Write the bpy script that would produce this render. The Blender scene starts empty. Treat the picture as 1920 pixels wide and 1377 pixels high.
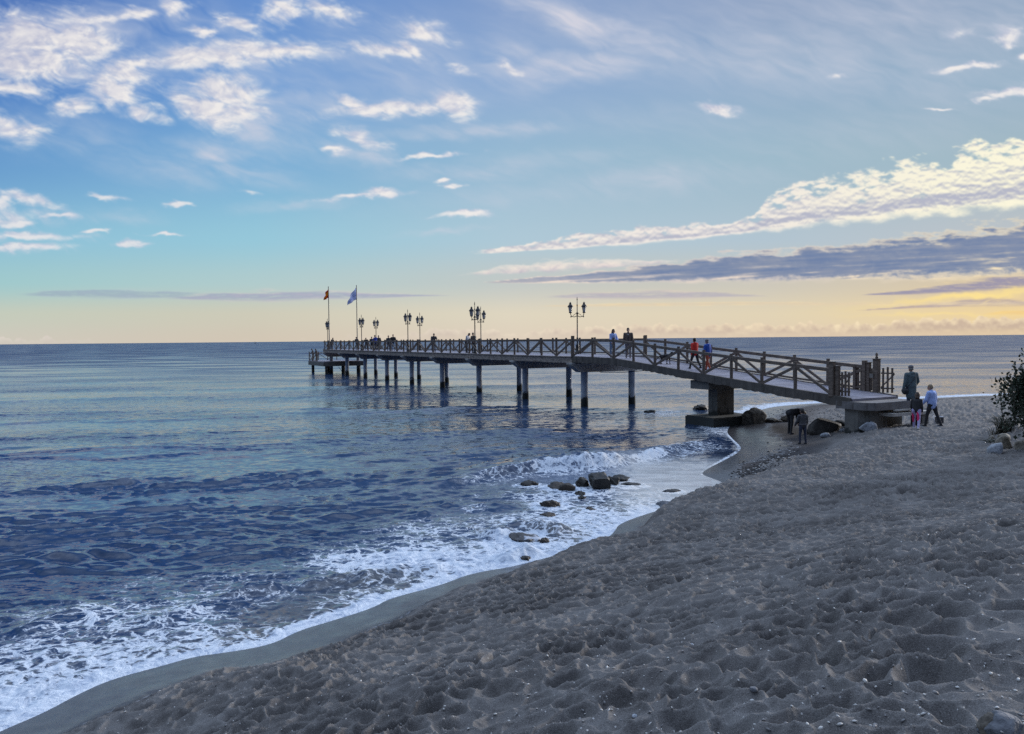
import bpy, bmesh, math, random
import numpy as np
from mathutils import Vector, Matrix, Euler

scene = bpy.context.scene
col = scene.collection
R = math.radians

# ------------------------------------------------------------------ camera
EYE = 4.33                      # metres above the sea
FPX, CX, CY = 1450.0, 960.0, 688.5
PITCH, ROLL = R(2.034), R(-0.54)
cam_data = bpy.data.cameras.new("camera")
cam_data.sensor_fit = 'HORIZONTAL'
cam_data.angle_x = 2 * math.atan(CX / FPX)
cam_data.clip_start = 0.1
cam_data.clip_end = 90000
cam = bpy.data.objects.new("camera", cam_data)
CAM_ROT = Matrix.Rotation(R(90) - PITCH, 3, 'X') @ Matrix.Rotation(ROLL, 3, 'Z')
cam.matrix_world = Matrix.Translation((0, 0, EYE)) @ CAM_ROT.to_4x4()
col.objects.link(cam)
scene.camera = cam
RC = np.array(CAM_ROT)


def at(px, py, z=0.0):
    """world point at height z seen at a photo position"""
    d = RC @ np.array([(px - CX) / FPX, (CY - py) / FPX, -1.0])
    k = (z - EYE) / d[2]
    return Vector((d[0] * k, d[1] * k, z))


def project(X, Y, Z):
    """arrays of world points -> photo coordinates"""
    P = np.stack([X, Y, Z - EYE], -1) @ RC
    return CX + FPX * P[..., 0] / -P[..., 2], CY - FPX * P[..., 1] / -P[..., 2]


# ------------------------------------------------------------------ exposure
scene.view_settings.view_transform = 'Standard'
scene.view_settings.look = 'None'
scene.view_settings.exposure = 0.0
scene.view_settings.gamma = 1.0
scene.cycles.use_denoising = False
scene.cycles.max_bounces = 6
scene.cycles.caustics_reflective = False
scene.cycles.caustics_refractive = False

# ------------------------------------------------------------------ sun (low, off to the right, behind cloud)
SUN_AZ, SUN_EL = R(56), R(12)    # azimuth to the right of straight ahead
sun_data = bpy.data.lights.new("sun", 'SUN')
sun_data.energy = 2.6
sun_data.angle = R(14)
sun_data.color = (1.0, 0.965, 0.94)
sun = bpy.data.objects.new("sun", sun_data)
sun.rotation_euler = (R(90) - SUN_EL, 0, -SUN_AZ + math.pi)
sd = Vector((math.sin(SUN_AZ) * math.cos(SUN_EL), math.cos(SUN_AZ) * math.cos(SUN_EL), math.sin(SUN_EL)))
sun.rotation_euler = sd.to_track_quat('Z', 'Y').to_euler()
col.objects.link(sun)
# ------------------------------------------------------------------ noise in numpy
def _tables(seed):
    rng = np.random.RandomState(seed)
    p = rng.permutation(256)
    a = rng.rand(256) * 2 * np.pi
    return np.concatenate([p, p]).astype(np.int32), np.cos(a).astype(np.float32), np.sin(a).astype(np.float32)


_TAB = {}


def perlin(x, y, seed=0):
    if seed not in _TAB:
        _TAB[seed] = _tables(seed)
    p, gx, gy = _TAB[seed]
    xf, yf = np.floor(x), np.floor(y)
    xi, yi = xf.astype(np.int32) & 255, yf.astype(np.int32) & 255
    dx, dy = (x - xf).astype(np.float32), (y - yf).astype(np.float32)
    u = dx * dx * dx * (dx * (dx * 6 - 15) + 10)
    v = dy * dy * dy * (dy * (dy * 6 - 15) + 10)
    x1 = (xi + 1) & 255
    y1 = (yi + 1) & 255
    h00, h10 = p[p[xi] + yi], p[p[x1] + yi]
    h01, h11 = p[p[xi] + y1], p[p[x1] + y1]
    a = gx[h00] * dx + gy[h00] * dy
    b = gx[h10] * (dx - 1) + gy[h10] * dy
    c = gx[h01] * dx + gy[h01] * (dy - 1)
    d = gx[h11] * (dx - 1) + gy[h11] * (dy - 1)
    a = a + u * (b - a)
    c = c + u * (d - c)
    return (a + v * (c - a)) * 1.5


def fbm(x, y, octaves=5, seed=0, gain=0.5, lac=2.03):
    s, amp, tot = 0.0, 1.0, 0.0
    for o in range(octaves):
        s = s + amp * perlin(x * lac ** o + 17.3 * o, y * lac ** o - 9.1 * o, seed + o)
        tot += amp
        amp *= gain
    return s / tot * 1.6


def worley(x, y, seed=0, jitter=0.9):
    """F1, F2 and a random value per nearest cell"""
    rng = np.random.RandomState(seed)
    N = 128
    jx, jy, rv = (rng.rand(N, N).astype(np.float32) for _ in range(3))
    xf, yf = np.floor(x).astype(np.int32), np.floor(y).astype(np.int32)
    f1 = np.full(x.shape, 9.0, np.float32)
    f2 = np.full(x.shape, 9.0, np.float32)
    val = np.zeros(x.shape, np.float32)
    for i in (-1, 0, 1):
        for j in (-1, 0, 1):
            cx, cy = (xf + i), (yf + j)
            ax, ay = cx % N, cy % N
            d = np.hypot(cx + .5 + jitter * (jx[ax, ay] - .5) - x, cy + .5 + jitter * (jy[ax, ay] - .5) - y).astype(np.float32)
            near = d < f1
            f2 = np.where(near, f1, np.minimum(f2, d))
            val = np.where(near, rv[ax, ay], val)
            f1 = np.where(near, d, f1)
    return f1, f2, val


def sstep(a, b, x):
    t = np.clip((x - a) / (b - a), 0, 1)
    return t * t * (3 - 2 * t)


# ------------------------------------------------------------------ evening sky with clouds, as a function of direction
def make_sky(NU=2000, NV=900, U=1.0, V0=-0.02, V1=0.88):
    u = np.linspace(-U, U, NU, dtype=np.float32)
    v = np.linspace(V0, V1, NV, dtype=np.float32)
    uu, vv = np.meshgrid(u, v)
    x, y = project(uu, np.ones_like(uu), vv + EYE)
    x, y = x.astype(np.float32), y.astype(np.float32)
    # clear sky colours (sRGB 0..255) over a grid of directions
    ys = [-620, -250, 0, 150, 300, 450, 530, 590, 640]
    xs = [-500, 0, 480, 960, 1440, 1920, 2500]
    tab = np.array([
        [(66, 108, 184), (70, 112, 188), (84, 124, 194), (102, 138, 196), (116, 148, 196), (122, 154, 196), (126, 156, 196)],
        [(58, 100, 180), (62, 106, 186), (82, 128, 202), (112, 150, 204), (126, 158, 202), (130, 162, 200), (134, 162, 196)],
        [(52, 98, 182), (58, 106, 190), (92, 144, 218), (132, 166, 216), (142, 170, 208), (143, 173, 206), (146, 172, 202)],
        [(68, 122, 202), (76, 132, 209), (112, 163, 226), (140, 178, 224), (147, 182, 216), (151, 185, 212), (154, 184, 207)],
        [(98, 155, 216), (106, 164, 220), (120, 180, 228), (150, 193, 224), (155, 193, 216), (164, 194, 210), (172, 192, 204)],
        [(134, 195, 221), (144, 201, 223), (152, 208, 225), (176, 209, 222), (180, 205, 216), (192, 203, 206), (205, 200, 186)],
        [(158, 208, 212), (162, 210, 212), (178, 212, 212), (196, 209, 205), (206, 208, 194), (222, 208, 172), (238, 208, 150)],
        [(205, 214, 206), (207, 215, 204), (216, 214, 200), (222, 213, 192), (225, 211, 182), (240, 212, 158), (246, 206, 130)],
        [(216, 212, 206), (217, 212, 204), (220, 209, 196), (222, 207, 188), (224, 205, 180), (228, 205, 172), (240, 196, 120)]], np.float32)
    tab[:5] *= (1.0, .958, .935)
    tab[5:7] *= (.99, .958, .965)
    tab[7:, :3] *= (.95, .945, .92)
    tab = np.clip(tab, 0, 255)
    img = np.zeros(x.shape + (3,), np.float32)
    xc, yc = np.clip(x, xs[0], xs[-1]), np.clip(y, ys[0], ys[-1])
    for c in range(3):
        rows = [np.interp(xc, xs, tab[k, :, c]) for k in range(len(ys))]
        acc = rows[0].copy()
        for k in range(len(ys) - 1):
            t = np.clip((yc - ys[k]) / (ys[k + 1] - ys[k]), 0, 1)
            t = 0.5 * t + 0.5 * t * t * (3 - 2 * t)
            acc = np.where(yc >= ys[k], rows[k] + (rows[k + 1] - rows[k]) * t, acc)
        img[..., c] = acc

    def over(alpha, c):
        a = np.clip(alpha, 0, 1)[..., None]
        cc = np.asarray(c, np.float32)
        img[:] = img * (1 - a) + cc * a

    def mixc(a, b, t):
        t = np.clip(t, 0, 1)[..., None]
        return np.asarray(a, np.float32) * (1 - t) + np.asarray(b, np.float32) * t

    kx = NU / (2 * U) / FPX
    wpx = x + 20 * fbm(x / 70, y / 34, 4, 141)
    wpy = y + 8 * fbm(x / 60 + 9, y / 30, 4, 147)

    def stamps(lst, power=1.0, grow=1.0):
        out = np.zeros_like(x)
        for s in lst:
            cx, cy, rx, ry = s[:4]
            rx, ry = rx * grow, ry * grow
            ang = R(s[4]) if len(s) > 4 else 0.0
            wgt = s[5] if len(s) > 5 else 1.0
            m = 2.6 * max(rx, ry)
            i0 = int(np.clip(((cx - m - CX) / FPX + U) / (2 * U) * NU - 12, 0, NU))
            i1 = int(np.clip(((cx + m - CX) / FPX + U) / (2 * U) * NU + 12, 0, NU))
            j1 = int(np.clip(((660 - (cy - m)) / FPX - V0) / (V1 - V0) * NV * 1.05 + 12, 0, NV))
            j0 = int(np.clip(((610 - (cy + m)) / FPX - V0) / (V1 - V0) * NV - 12, 0, NV))
            if i1 <= i0 or j1 <= j0:
                continue
            X, Y = wpx[j0:j1, i0:i1] - cx, wpy[j0:j1, i0:i1] - cy
            ca, sa = math.cos(ang), math.sin(ang)
            p, q = (X * ca + Y * sa) / rx, (-X * sa + Y * ca) / ry
            g = wgt * np.exp(-((p * p + q * q) ** power) * 0.9)
            out[j0:j1, i0:i1] = np.maximum(out[j0:j1, i0:i1], g)
        return out

    wx = x + 22 * fbm(x / 130, y / 80, 3, 41)
    wy = y + 12 * fbm(x / 120, y / 70, 3, 47)
    # --- thin high veils
    veil = stamps([(1090, 45, 190, 34, 24), (1190, 70, 120, 22, 22), (1060, 125, 190, 26, -3), (960, 120, 70, 50, 30, .7), (900, 245, 150, 13, -2, .8),
                   (870, 325, 130, 15, 0, .7), (1240, 335, 190, 30, -4, .55), (1480, 110, 420, 70, 6, .55), (1700, 40, 380, 70, 3, .5),
                   (760, 120, 190, 90, 12, .45), (560, 190, 150, 70, 20, .5), (470, 235, 90, 44, 25, .8), (520, 260, 100, 26, 20, .6),
                   (410, 290, 90, 24, 6, .9), (440, 322, 110, 18, 10, .7), (330, 325, 110, 20, 14, .5), (250, 300, 110, 40, 18, .35),
                   (690, 295, 46, 20, 20, .8), (640, 280, 70, 24, 12, .6), (240, 408, 44, 12, 6, .5), (560, 385, 90, 10, -3, .5),
                   (830, 434, 60, 5, -6, .5), (1000, 305, 200, 20, -5, .35), (150, 60, 260, 60, -6, .7), (120, 250, 130, 40, 8, .5),
                   (300, 100, 220, 50, -4, .5), (1600, 250, 300, 50, -5, .25), (1250, 230, 260, 40, 4, .25), (980, 365, 240, 22, -3, .3)])
    st = fbm((wx * .94 + wy * .34) / 120, (-wx * .34 + wy * .94) / 26, 5, 3)
    over(veil * np.clip(.70 + .55 * st, 0, 1.1) * .95, (208, 209, 222))
    # --- soft white altocumulus, upper left
    puff = stamps([(60, 70, 120, 44, -4), (150, 75, 60, 46, 10), (80, 120, 90, 34, 8), (20, 110, 70, 40), (450, 102, 150, 21, -3), (545, 97, 70, 14, 4), (370, 108, 70, 24, -6),
                   (210, 165, 52, 30, 20), (235, 140, 44, 26), (265, 120, 42, 13), (150, 198, 44, 15, -4), (28, 165, 56, 17, 10), (25, 240, 62, 22, 12, .9),
                   (420, 170, 66, 32, 8), (385, 205, 72, 26, 26), (455, 205, 46, 18, 14, .9), (268, 212, 38, 14, 10), (445, 46, 36, 14, 16), (388, 57, 28, 8),
                   (530, 22, 42, 24, -12, .9), (325, 14, 20, 18), (622, 22, 46, 20, 18, .85), (262, 24, 24, 12), (205, 35, 60, 12, -8, .8), (790, 60, 50, 18, 14, .9), (725, 95, 70, 14, 8, .85),
                   (776, 94, 22, 12, 26), (740, 205, 120, 12, -3, .95), (848, 196, 38, 19, 22, 1.15), (665, 192, 50, 10, 12, .8), (672, 259, 42, 13, 18), (636, 283, 26, 7, 0, .8),
                   (812, 292, 62, 4, -4, .95), (680, 369, 76, 5, -5, .9), (722, 362, 30, 8, -4, 1.05), (864, 402, 42, 5, -4), (832, 342, 10, 4), (846, 351, 14, 4),
                   (204, 371, 24, 5, 10), (326, 384, 24, 4), (118, 408, 34, 5, 3), (52, 374, 62, 9, 14, .9), (4, 382, 26, 16), (240, 456, 26, 5), (24, 418, 44, 7),
                   (52, 443, 92, 7, 2), (38, 466, 66, 7, 0), (180, 436, 26, 3), (308, 441, 27, 2.4), (480, 362, 20, 5, 8, .6),
                   (1348, 203, 30, 9, 10, 1.1), (1890, 68, 34, 15, 0), (1895, 82, 20, 8), (1815, 127, 58, 6, -6), (1885, 176, 54, 8, -4), (1842, 187, 28, 4),
                   (1768, 204, 26, 2.4), (1930, 110, 16, 6), (1575, 143, 12, 6, 0, .6), (1795, 62, 26, 10, 0, .6), (860, 132, 26, 8, 20, .7), (965, 128, 22, 10, 24, .8), (1940, 30, 14, 4),
                   (-120, 60, 150, 50, 0), (-200, 210, 160, 40, 8), (-150, 400, 200, 18, 2), (-260, 450, 200, 12, 0), (2080, 150, 120, 24, -6), (2150, 60, 140, 30, 0)], .85, 1.2)
    n1 = fbm(wx / 64, wy / 30, 6, 11, .56)
    n2 = fbm(wx / 22, wy / 11, 4, 71, .6)
    n3 = fbm((wx * .9 + wy * .43) / 60, (-wx * .43 + wy * .9) / 15, 5, 77, .6)
    root = np.sqrt(np.clip(puff, 0, 1))
    halo = sstep(.12, 1.0, puff + .45 * n3 * root)
    over(halo * .82, (206, 209, 224))
    f = puff * 1.08 + (.46 * n1 + .17 * n2 + .20 * n3) * root
    dens = sstep(.28, 1.12, f)
    sh = int(13 * kx)
    right = np.roll(np.roll(dens, -sh, 1), sh // 2, 0)
    lit = .70 + .70 * (dens - right) + .20 * n1 + .16 * n2 - .30 * sstep(420, 60, x) * sstep(.5, -.6, n1 + (x - 120) / 160) * sstep(200, 100, y)
    over(dens * (.90 - .26 * sstep(300, 380, y) * sstep(700, 420, x)), mixc((172, 177, 204), (243, 238, 234), lit))

    def band(upper, lower, en=.22, es=(60, 26), seed=5, soft=.12):
        uxs, uys = zip(*upper)
        lxs, lys = zip(*lower)
        U_, L_ = np.interp(x, uxs, uys), np.interp(x, lxs, lys)
        th = np.maximum(L_ - U_, 1.0)
        n = fbm(x / es[0], y / es[1], 5, seed, .55)
        t = (L_ - y) / th
        tn = t + en * n
        ins = sstep(-soft * .6, soft, t + en * .35 * n) * sstep(1 + soft * .4, 1 - soft, tn)
        ends = sstep(uxs[0], uxs[0] + 60, x + 30 * n)
        return t, n, ins * ends, th

    # --- sunlit altocumulus bank on the right
    t, n, ins, th = band([(860, 477), (950, 462), (1050, 447), (1160, 430), (1250, 424), (1340, 420), (1410, 405), (1435, 372), (1500, 346), (1580, 336), (1660, 316), (1760, 298), (1850, 274), (1920, 266), (2500, 170)],
                         [(860, 480), (1200, 459), (1500, 428), (1700, 408), (1920, 388), (2500, 330)], .34, (58, 26), 21, .12)
    f1, _, rv = worley(x / 34 + .5 * n1, (y + .08 * x) / 15 + .4 * n1, 7)
    f1b, _, rvb = worley(x / 15 + .5 * n2, (y + .08 * x) / 8 + .4 * n2, 8)
    cau = np.clip(1.05 - f1, 0, 1) * .62 + np.clip(1.0 - f1b, 0, 1) * .38
    hole = sstep(.20, .60, cau + .34 * n + .8 * np.clip(.62 - t, 0, 1) + .25 * sstep(1650, 1900, x))
    dn = np.roll(cau, int(5 * kx), 0)
    lit = .62 + 1.5 * (cau - dn) + .35 * (cau - .45) + .18 * n + .35 * sstep(.45, .8, t) * sstep(1300, 1600, x)
    lit = lit - .55 * sstep(.13, .2, t) * sstep(.42, .24, t) * sstep(900, 1200, x) + .6 * sstep(.13, .05, t)
    warm = sstep(1300, 1900, x)
    c_l = mixc((242, 234, 226), (255, 249, 222), warm)
    over(ins * hole * .96, mixc((182, 184, 200), (0, 0, 0), np.zeros_like(x)) * (1 - np.clip(lit, 0, 1))[..., None] + c_l * np.clip(lit, 0, 1)[..., None])
    # --- thin pale strip above the dark bank
    t, n, ins, th = band([(860, 516), (960, 497), (1080, 488), (1200, 487), (1280, 490)], [(860, 518), (960, 514), (1100, 507), (1200, 499), (1280, 491)], .45, (46, 12), 31, .3)
    over(ins * sstep(1290, 1220, x) * (.75 + .4 * n), mixc((196, 190, 200), (246, 232, 220), .6 + .9 * (t - .4) + .5 * n2))
    # --- dark violet bank
    t, n, ins, th = band([(900, 530), (980, 522), (1100, 512), (1200, 500), (1330, 482), (1420, 474), (1500, 467), (1600, 457), (1700, 446), (1800, 432), (1920, 414), (2500, 330)],
                         [(900, 532), (1100, 532), (1300, 530), (1500, 529), (1700, 526), (1920, 520), (2500, 500)], .24, (60, 14), 51, .12)
    streak = fbm((x + 2.2 * y) / 150, (y + .05 * x) / 9, 5, 61, .55)
    lit = .95 * sstep(.78, 1.0, t + .22 * n) + .85 * sstep(.22, .0, t + .12 * n2) + .75 * sstep(.15, .8, streak) * sstep(.8, .2, t) \
        + sstep(1250, 950, x) * .45 + .10 * n2
    c_d = mixc((110, 129, 166), (146, 153, 172), .5 + .7 * streak + .3 * n)
    c_l = mixc((236, 219, 206), (252, 232, 196), sstep(1300, 1900, x))
    lt = np.clip(lit, 0, 1)[..., None]
    over(ins * .97, c_d * (1 - lt) + c_l * lt)
    # --- lower bands towards the sunset
    for up, lo, cd, cl, sd_, a in [
        ([(1600, 554), (1700, 545), (1790, 530), (1860, 519), (1920, 514), (2500, 480)], [(1600, 555), (1720, 554), (1830, 551), (1920, 545), (2500, 530)], (140, 138, 172), (250, 224, 168), 81, .95),
        ([(1590, 584), (1700, 574), (1790, 564), (1850, 558), (1920, 560), (2500, 540)], [(1590, 585), (1700, 580), (1800, 577), (1920, 576), (2500, 570)], (170, 156, 168), (250, 222, 160), 83, .9),
        ([(1000, 558), (1090, 550), (1200, 545), (1300, 545), (1380, 550), (1450, 556)], [(1000, 560), (1090, 561), (1200, 563), (1300, 561), (1380, 558), (1450, 557)], (176, 172, 188), (236, 216, 196), 85, .85),
        ([(1000, 574), (1200, 569), (1400, 566), (1540, 568), (1920, 566), (2500, 560)], [(1000, 576), (1200, 576), (1400, 573), (1540, 574), (1920, 573), (2500, 570)], (226, 206, 176), (250, 228, 178), 87, .75),
        ([(1820, 592), (1880, 583), (1920, 582), (2500, 580)], [(1820, 593), (1880, 592), (1920, 592), (2500, 592)], (240, 204, 140), (255, 226, 150), 89, .9),
        ([(20, 553), (90, 545), (180, 542), (300, 545), (400, 549)], [(20, 555), (120, 559), (240, 562), (340, 560), (400, 552)], (150, 166, 188), (190, 204, 208), 91, .7),
        ([(300, 560), (400, 549), (500, 545), (600, 546), (700, 550), (780, 553), (860, 554)], [(300, 562), (400, 565), (500, 567), (600, 563), (700, 561), (780, 557), (860, 555)], (158, 164, 190), (226, 212, 206), 93, .85),
        ([(-500, 440), (-200, 470), (-60, 478)], [(-500, 470), (-200, 490), (-60, 480)], (168, 176, 200), (226, 214, 214), 95, .8),
    ]:
        t, n, ins, th = band(up, lo, .3, (90, 8), sd_, .3)
        ins = ins * sstep(up[-1][0] + 5, up[-1][0] - 70, x) if up[-1][0] < 2400 else ins
        s2 = fbm(x / 70, y / 5, 4, sd_ + 2)
        lit = .9 * sstep(.72, 1.05, t + .2 * n) + .55 * sstep(.3, -.05, t) + .35 * s2
        s3 = fbm((wx + 3 * y) / 46, wy / 3.2, 4, sd_ + 5, .6)
        over(ins * a * np.clip(.80 + .50 * s2 + .45 * s3, 0, 1.1), mixc(cd, cl, lit + .3 * s3))
    yel = stamps([(1830, 556, 150, 5, -5), (1900, 546, 90, 6, -6, .8), (1760, 590, 120, 3, 0, .5)])
    over(yel * .95, (254, 227, 150))
    # --- small cumulus along the horizon
    hz = 637 - (x - 960) * 18 / 1920
    top = hz - np.interp(x, [-300, 0, 90, 200, 600, 760, 820, 880, 960, 1060, 1230, 1300, 1440, 1600, 1740, 1920, 2300],
                         [10, 12, 12, 1, 6, 12, 24, 22, 14, 22, 28, 24, 26, 24, 34, 32, 30])
    b1, _, r1 = worley(x / 26, y / 40, 15)
    b2, _, r2 = worley(x / 11, y / 16, 16)
    edge = top + 14 * b1 - 5 * r1 + 6 * b2 - 4
    ins = sstep(0, 2.5, y - edge)
    hgt = np.clip((y - edge) / 16, 0, 1)
    d0 = np.roll(b2 * .6 + b1 * .5, int(3 * kx), 0) - (b2 * .6 + b1 * .5)
    lit = .80 - .75 * hgt + 1.3 * d0 + .25 * n2
    fade = sstep(2, 16, hz - y)
    cs = mixc((202, 188, 184), (200, 178, 160), sstep(300, 1700, x))
    cl = mixc((232, 222, 212), (252, 232, 194), sstep(300, 1700, x))
    lt = np.clip(lit, 0, 1)[..., None]
    over(ins * (.34 + .66 * fade) * np.interp(x, [-300, 100, 200, 600, 780, 1000, 1920], [.7, .7, .1, .25, .5, .7, .9]), cs * (1 - lt) + cl * lt)
    img = np.clip(img / 255, 0, 1)
    lin = np.where(img <= .04045, img / 12.92, ((img + .055) / 1.055) ** 2.4)
    edge = sstep(0, .18, 1 - np.abs(uu) / U) * sstep(0, .3, (V1 - vv))
    return np.dstack([lin, edge]).astype(np.float32), img


sky_pixels, _ = make_sky()
sky_img = bpy.data.images.new("evening_sky", sky_pixels.shape[1], sky_pixels.shape[0], alpha=True, float_buffer=True)
sky_img.colorspace_settings.name = 'Non-Color'
sky_img.alpha_mode = 'CHANNEL_PACKED'
sky_img.pixels.foreach_set(np.ascontiguousarray(sky_pixels).ravel())
sky_img.update()


class NT:
    """small helper round a node tree"""

    def __init__(self, tree):
        self.t = tree
        tree.nodes.clear()

    def new(self, kind, **kw):
        n = self.t.nodes.new(kind)
        for k, v in kw.items():
            setattr(n, k, v)
        return n

    def link(self, a, b):
        self.t.links.new(a, b)

    def put(self, sock, val):
        if isinstance(val, bpy.types.NodeSocket):
            self.link(val, sock)
        elif val is not None:
            if hasattr(sock.default_value, '__len__') and not hasattr(val, '__len__'):
                val = (val, val, val)
            if sock.type == 'RGBA' and len(val) == 3:
                val = (*val, 1)
            sock.default_value = val

    def math(self, op, a, b=None, c=None, clamp=False):
        n = self.new('ShaderNodeMath', operation=op, use_clamp=clamp)
        for s, v in zip(n.inputs, (a, b, c)):
            self.put(s, v)
        return n.outputs[0]

    def vmath(self, op, a, b=None, out=0):
        n = self.new('ShaderNodeVectorMath', operation=op)
        self.put(n.inputs[0], a)
        if b is not None:
            self.put(n.inputs['Scale'] if op == 'SCALE' else n.inputs[1], b)
        return n.outputs[out]

    def mix(self, f, a, b, blend='MIX'):
        n = self.new('ShaderNodeMix', data_type='RGBA', blend_type=blend)
        self.put(n.inputs[0], f)
        self.put(n.inputs[6], a)
        self.put(n.inputs[7], b)
        return n.outputs[2]

    def ramp(self, f, stops, interp='LINEAR'):
        n = self.new('ShaderNodeValToRGB')
        cr = n.color_ramp
        cr.interpolation = interp
        while len(cr.elements) < len(stops):
            cr.elements.new(.5)
        for e, (p, c) in zip(cr.elements, stops):
            e.position = p
            e.color = (*c, 1) if hasattr(c, '__len__') else (c, c, c, 1)
        self.put(n.inputs[0], f)
        return n.outputs[0]

    def step(self, f, a, b, lo=0.0, hi=1.0):
        n = self.new('ShaderNodeMapRange', interpolation_type='SMOOTHSTEP')
        for k, v in enumerate((f, a, b, lo, hi)):
            self.put(n.inputs[k], v)
        return n.outputs[0]

    def noise(self, vec, scale, detail=4, rough=.55, dist=0.0, out=0):
        n = self.new('ShaderNodeTexNoise')
        self.put(n.inputs['Vector'], vec)
        n.inputs['Scale'].default_value = scale
        n.inputs['Detail'].default_value = detail
        n.inputs['Roughness'].default_value = rough
        n.inputs['Distortion'].default_value = dist
        return n.outputs[out]

    def voro(self, vec, scale, feature='F1', out=0, rnd=1.0):
        n = self.new('ShaderNodeTexVoronoi', feature=feature)
        self.put(n.inputs['Vector'], vec)
        n.inputs['Scale'].default_value = scale
        n.inputs['Randomness'].default_value = rnd
        return n.outputs[out]

    def attr(self, name):
        return self.new('ShaderNodeAttribute', attribute_name=name).outputs['Fac']

    def pos(self):
        return self.new('ShaderNodeNewGeometry').outputs['Position']

    def obj(self):
        return self.new('ShaderNodeTexCoord').outputs['Object']

    def bump(self, h, strength=.5, dist=.01, normal=None):
        n = self.new('ShaderNodeBump')
        n.inputs['Strength'].default_value = strength
        n.inputs['Distance'].default_value = dist
        self.put(n.inputs['Height'], h)
        if normal is not None:
            self.put(n.inputs['Normal'], normal)
        return n.outputs[0]


world = bpy.data.worlds.new("World")
scene.world = world
world.use_nodes = True
nt = NT(world.node_tree)
d = nt.new('ShaderNodeTexCoord').outputs['Generated']
sep = nt.new('ShaderNodeSeparateXYZ')
nt.link(d, sep.inputs[0])
dx, dy, dz = sep.outputs
dyc = nt.math('MAXIMUM', dy, .05)
tu = nt.math('MULTIPLY_ADD', nt.math('DIVIDE', dx, dyc), .5, .5)
tv = nt.math('MULTIPLY_ADD', nt.math('DIVIDE', dz, dyc), 1 / .9, .02 / .9)
comb = nt.new('ShaderNodeCombineXYZ')
nt.link(tu, comb.inputs[0])
nt.link(nt.math('MAXIMUM', tv, .003), comb.inputs[1])
tex = nt.new('ShaderNodeTexImage', image=sky_img, extension='EXTEND', interpolation='Cubic')
nt.link(comb.outputs[0], tex.inputs[0])
mask = nt.math('MULTIPLY', tex.outputs['Alpha'], nt.step(dy, .10, .30))
# the rest of the sky dome: blue overhead, paler low, warmer on the sun's side
nish = nt.new('ShaderNodeTexSky', sky_type='NISHITA')
nish.sun_disc = False
nish.sun_elevation = SUN_EL
nish.sun_rotation = SUN_AZ
nish.dust_density = 1.2
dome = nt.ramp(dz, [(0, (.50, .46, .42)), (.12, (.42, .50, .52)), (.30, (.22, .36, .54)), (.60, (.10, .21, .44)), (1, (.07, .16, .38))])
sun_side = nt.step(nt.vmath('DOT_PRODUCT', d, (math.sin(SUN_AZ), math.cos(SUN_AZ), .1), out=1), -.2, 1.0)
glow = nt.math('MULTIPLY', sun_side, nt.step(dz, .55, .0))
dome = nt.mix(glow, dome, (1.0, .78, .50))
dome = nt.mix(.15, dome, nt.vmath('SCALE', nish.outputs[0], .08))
# unseen sky behind the viewer, darkened most low down to deepen shading on the sand
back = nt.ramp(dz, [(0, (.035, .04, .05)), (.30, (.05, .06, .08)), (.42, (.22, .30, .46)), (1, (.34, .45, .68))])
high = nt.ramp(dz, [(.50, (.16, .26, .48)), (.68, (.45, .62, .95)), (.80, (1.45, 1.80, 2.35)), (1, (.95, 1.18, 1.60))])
dome = nt.mix(nt.step(dz, .44, .62), dome, high)        # brightness added to the unseen sky above the view, lighting the sand from ahead
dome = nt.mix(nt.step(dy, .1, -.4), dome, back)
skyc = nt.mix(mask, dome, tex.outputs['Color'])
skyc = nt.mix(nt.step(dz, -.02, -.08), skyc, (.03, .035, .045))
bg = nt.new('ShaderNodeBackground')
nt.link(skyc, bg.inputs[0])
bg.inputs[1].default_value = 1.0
out = nt.new('ShaderNodeOutputWorld')
nt.link(bg.outputs[0], out.inputs[0])
world.cycles.sampling_method = 'MANUAL'
world.cycles.sample_map_resolution = 1024


# ------------------------------------------------------------------ materials
def material(name, build):
    m = bpy.data.materials.new(name)
    m.use_nodes = True
    t = NT(m.node_tree)
    o = t.new('ShaderNodeOutputMaterial')
    p = t.new('ShaderNodeBsdfPrincipled')
    t.link(p.outputs[0], o.inputs[0])
    build(t, p, o)
    return m


def solid(name, c, rough=.7, var=.25, scale=14, bump=.2, metal=0.0, dist=.01):
    def b(t, p, o):
        v = t.obj()
        n = t.noise(v, scale, 5)
        dark = tuple(x * (1 - var) for x in c)
        lite = tuple(min(1, x * (1 + var)) for x in c)
        t.put(p.inputs['Base Color'], t.mix(t.step(n, .3, .7), dark, lite))
        p.inputs['Roughness'].default_value = rough
        p.inputs['Metallic'].default_value = metal
        if bump:
            t.put(p.inputs['Normal'], t.bump(t.noise(v, scale * 3, 4), bump, dist))
    return material(name, b)
# ------------------------------------------------------------------ mesh and tagging helpers
def tag(o, label=None, cat=None, group=None, kind=None):
    for k, v in (('label', label), ('category', cat), ('group', group), ('kind', kind)):
        if v:
            o[k] = v
    return o


def empty(name, loc, rz=0.0):
    o = bpy.data.objects.new(name, None)
    o.empty_display_size = .2
    o.location = loc
    o.rotation_euler = (0, 0, rz)
    col.objects.link(o)
    return o


def link_mesh(name, me, mats, parent=None, loc=None):
    o = bpy.data.objects.new(name, me)
    for m in (mats if isinstance(mats, (list, tuple)) else [mats]):
        me.materials.append(m)
    col.objects.link(o)
    if parent is not None:
        o.parent = parent
    if loc is not None:
        o.location = loc
    return o


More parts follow.
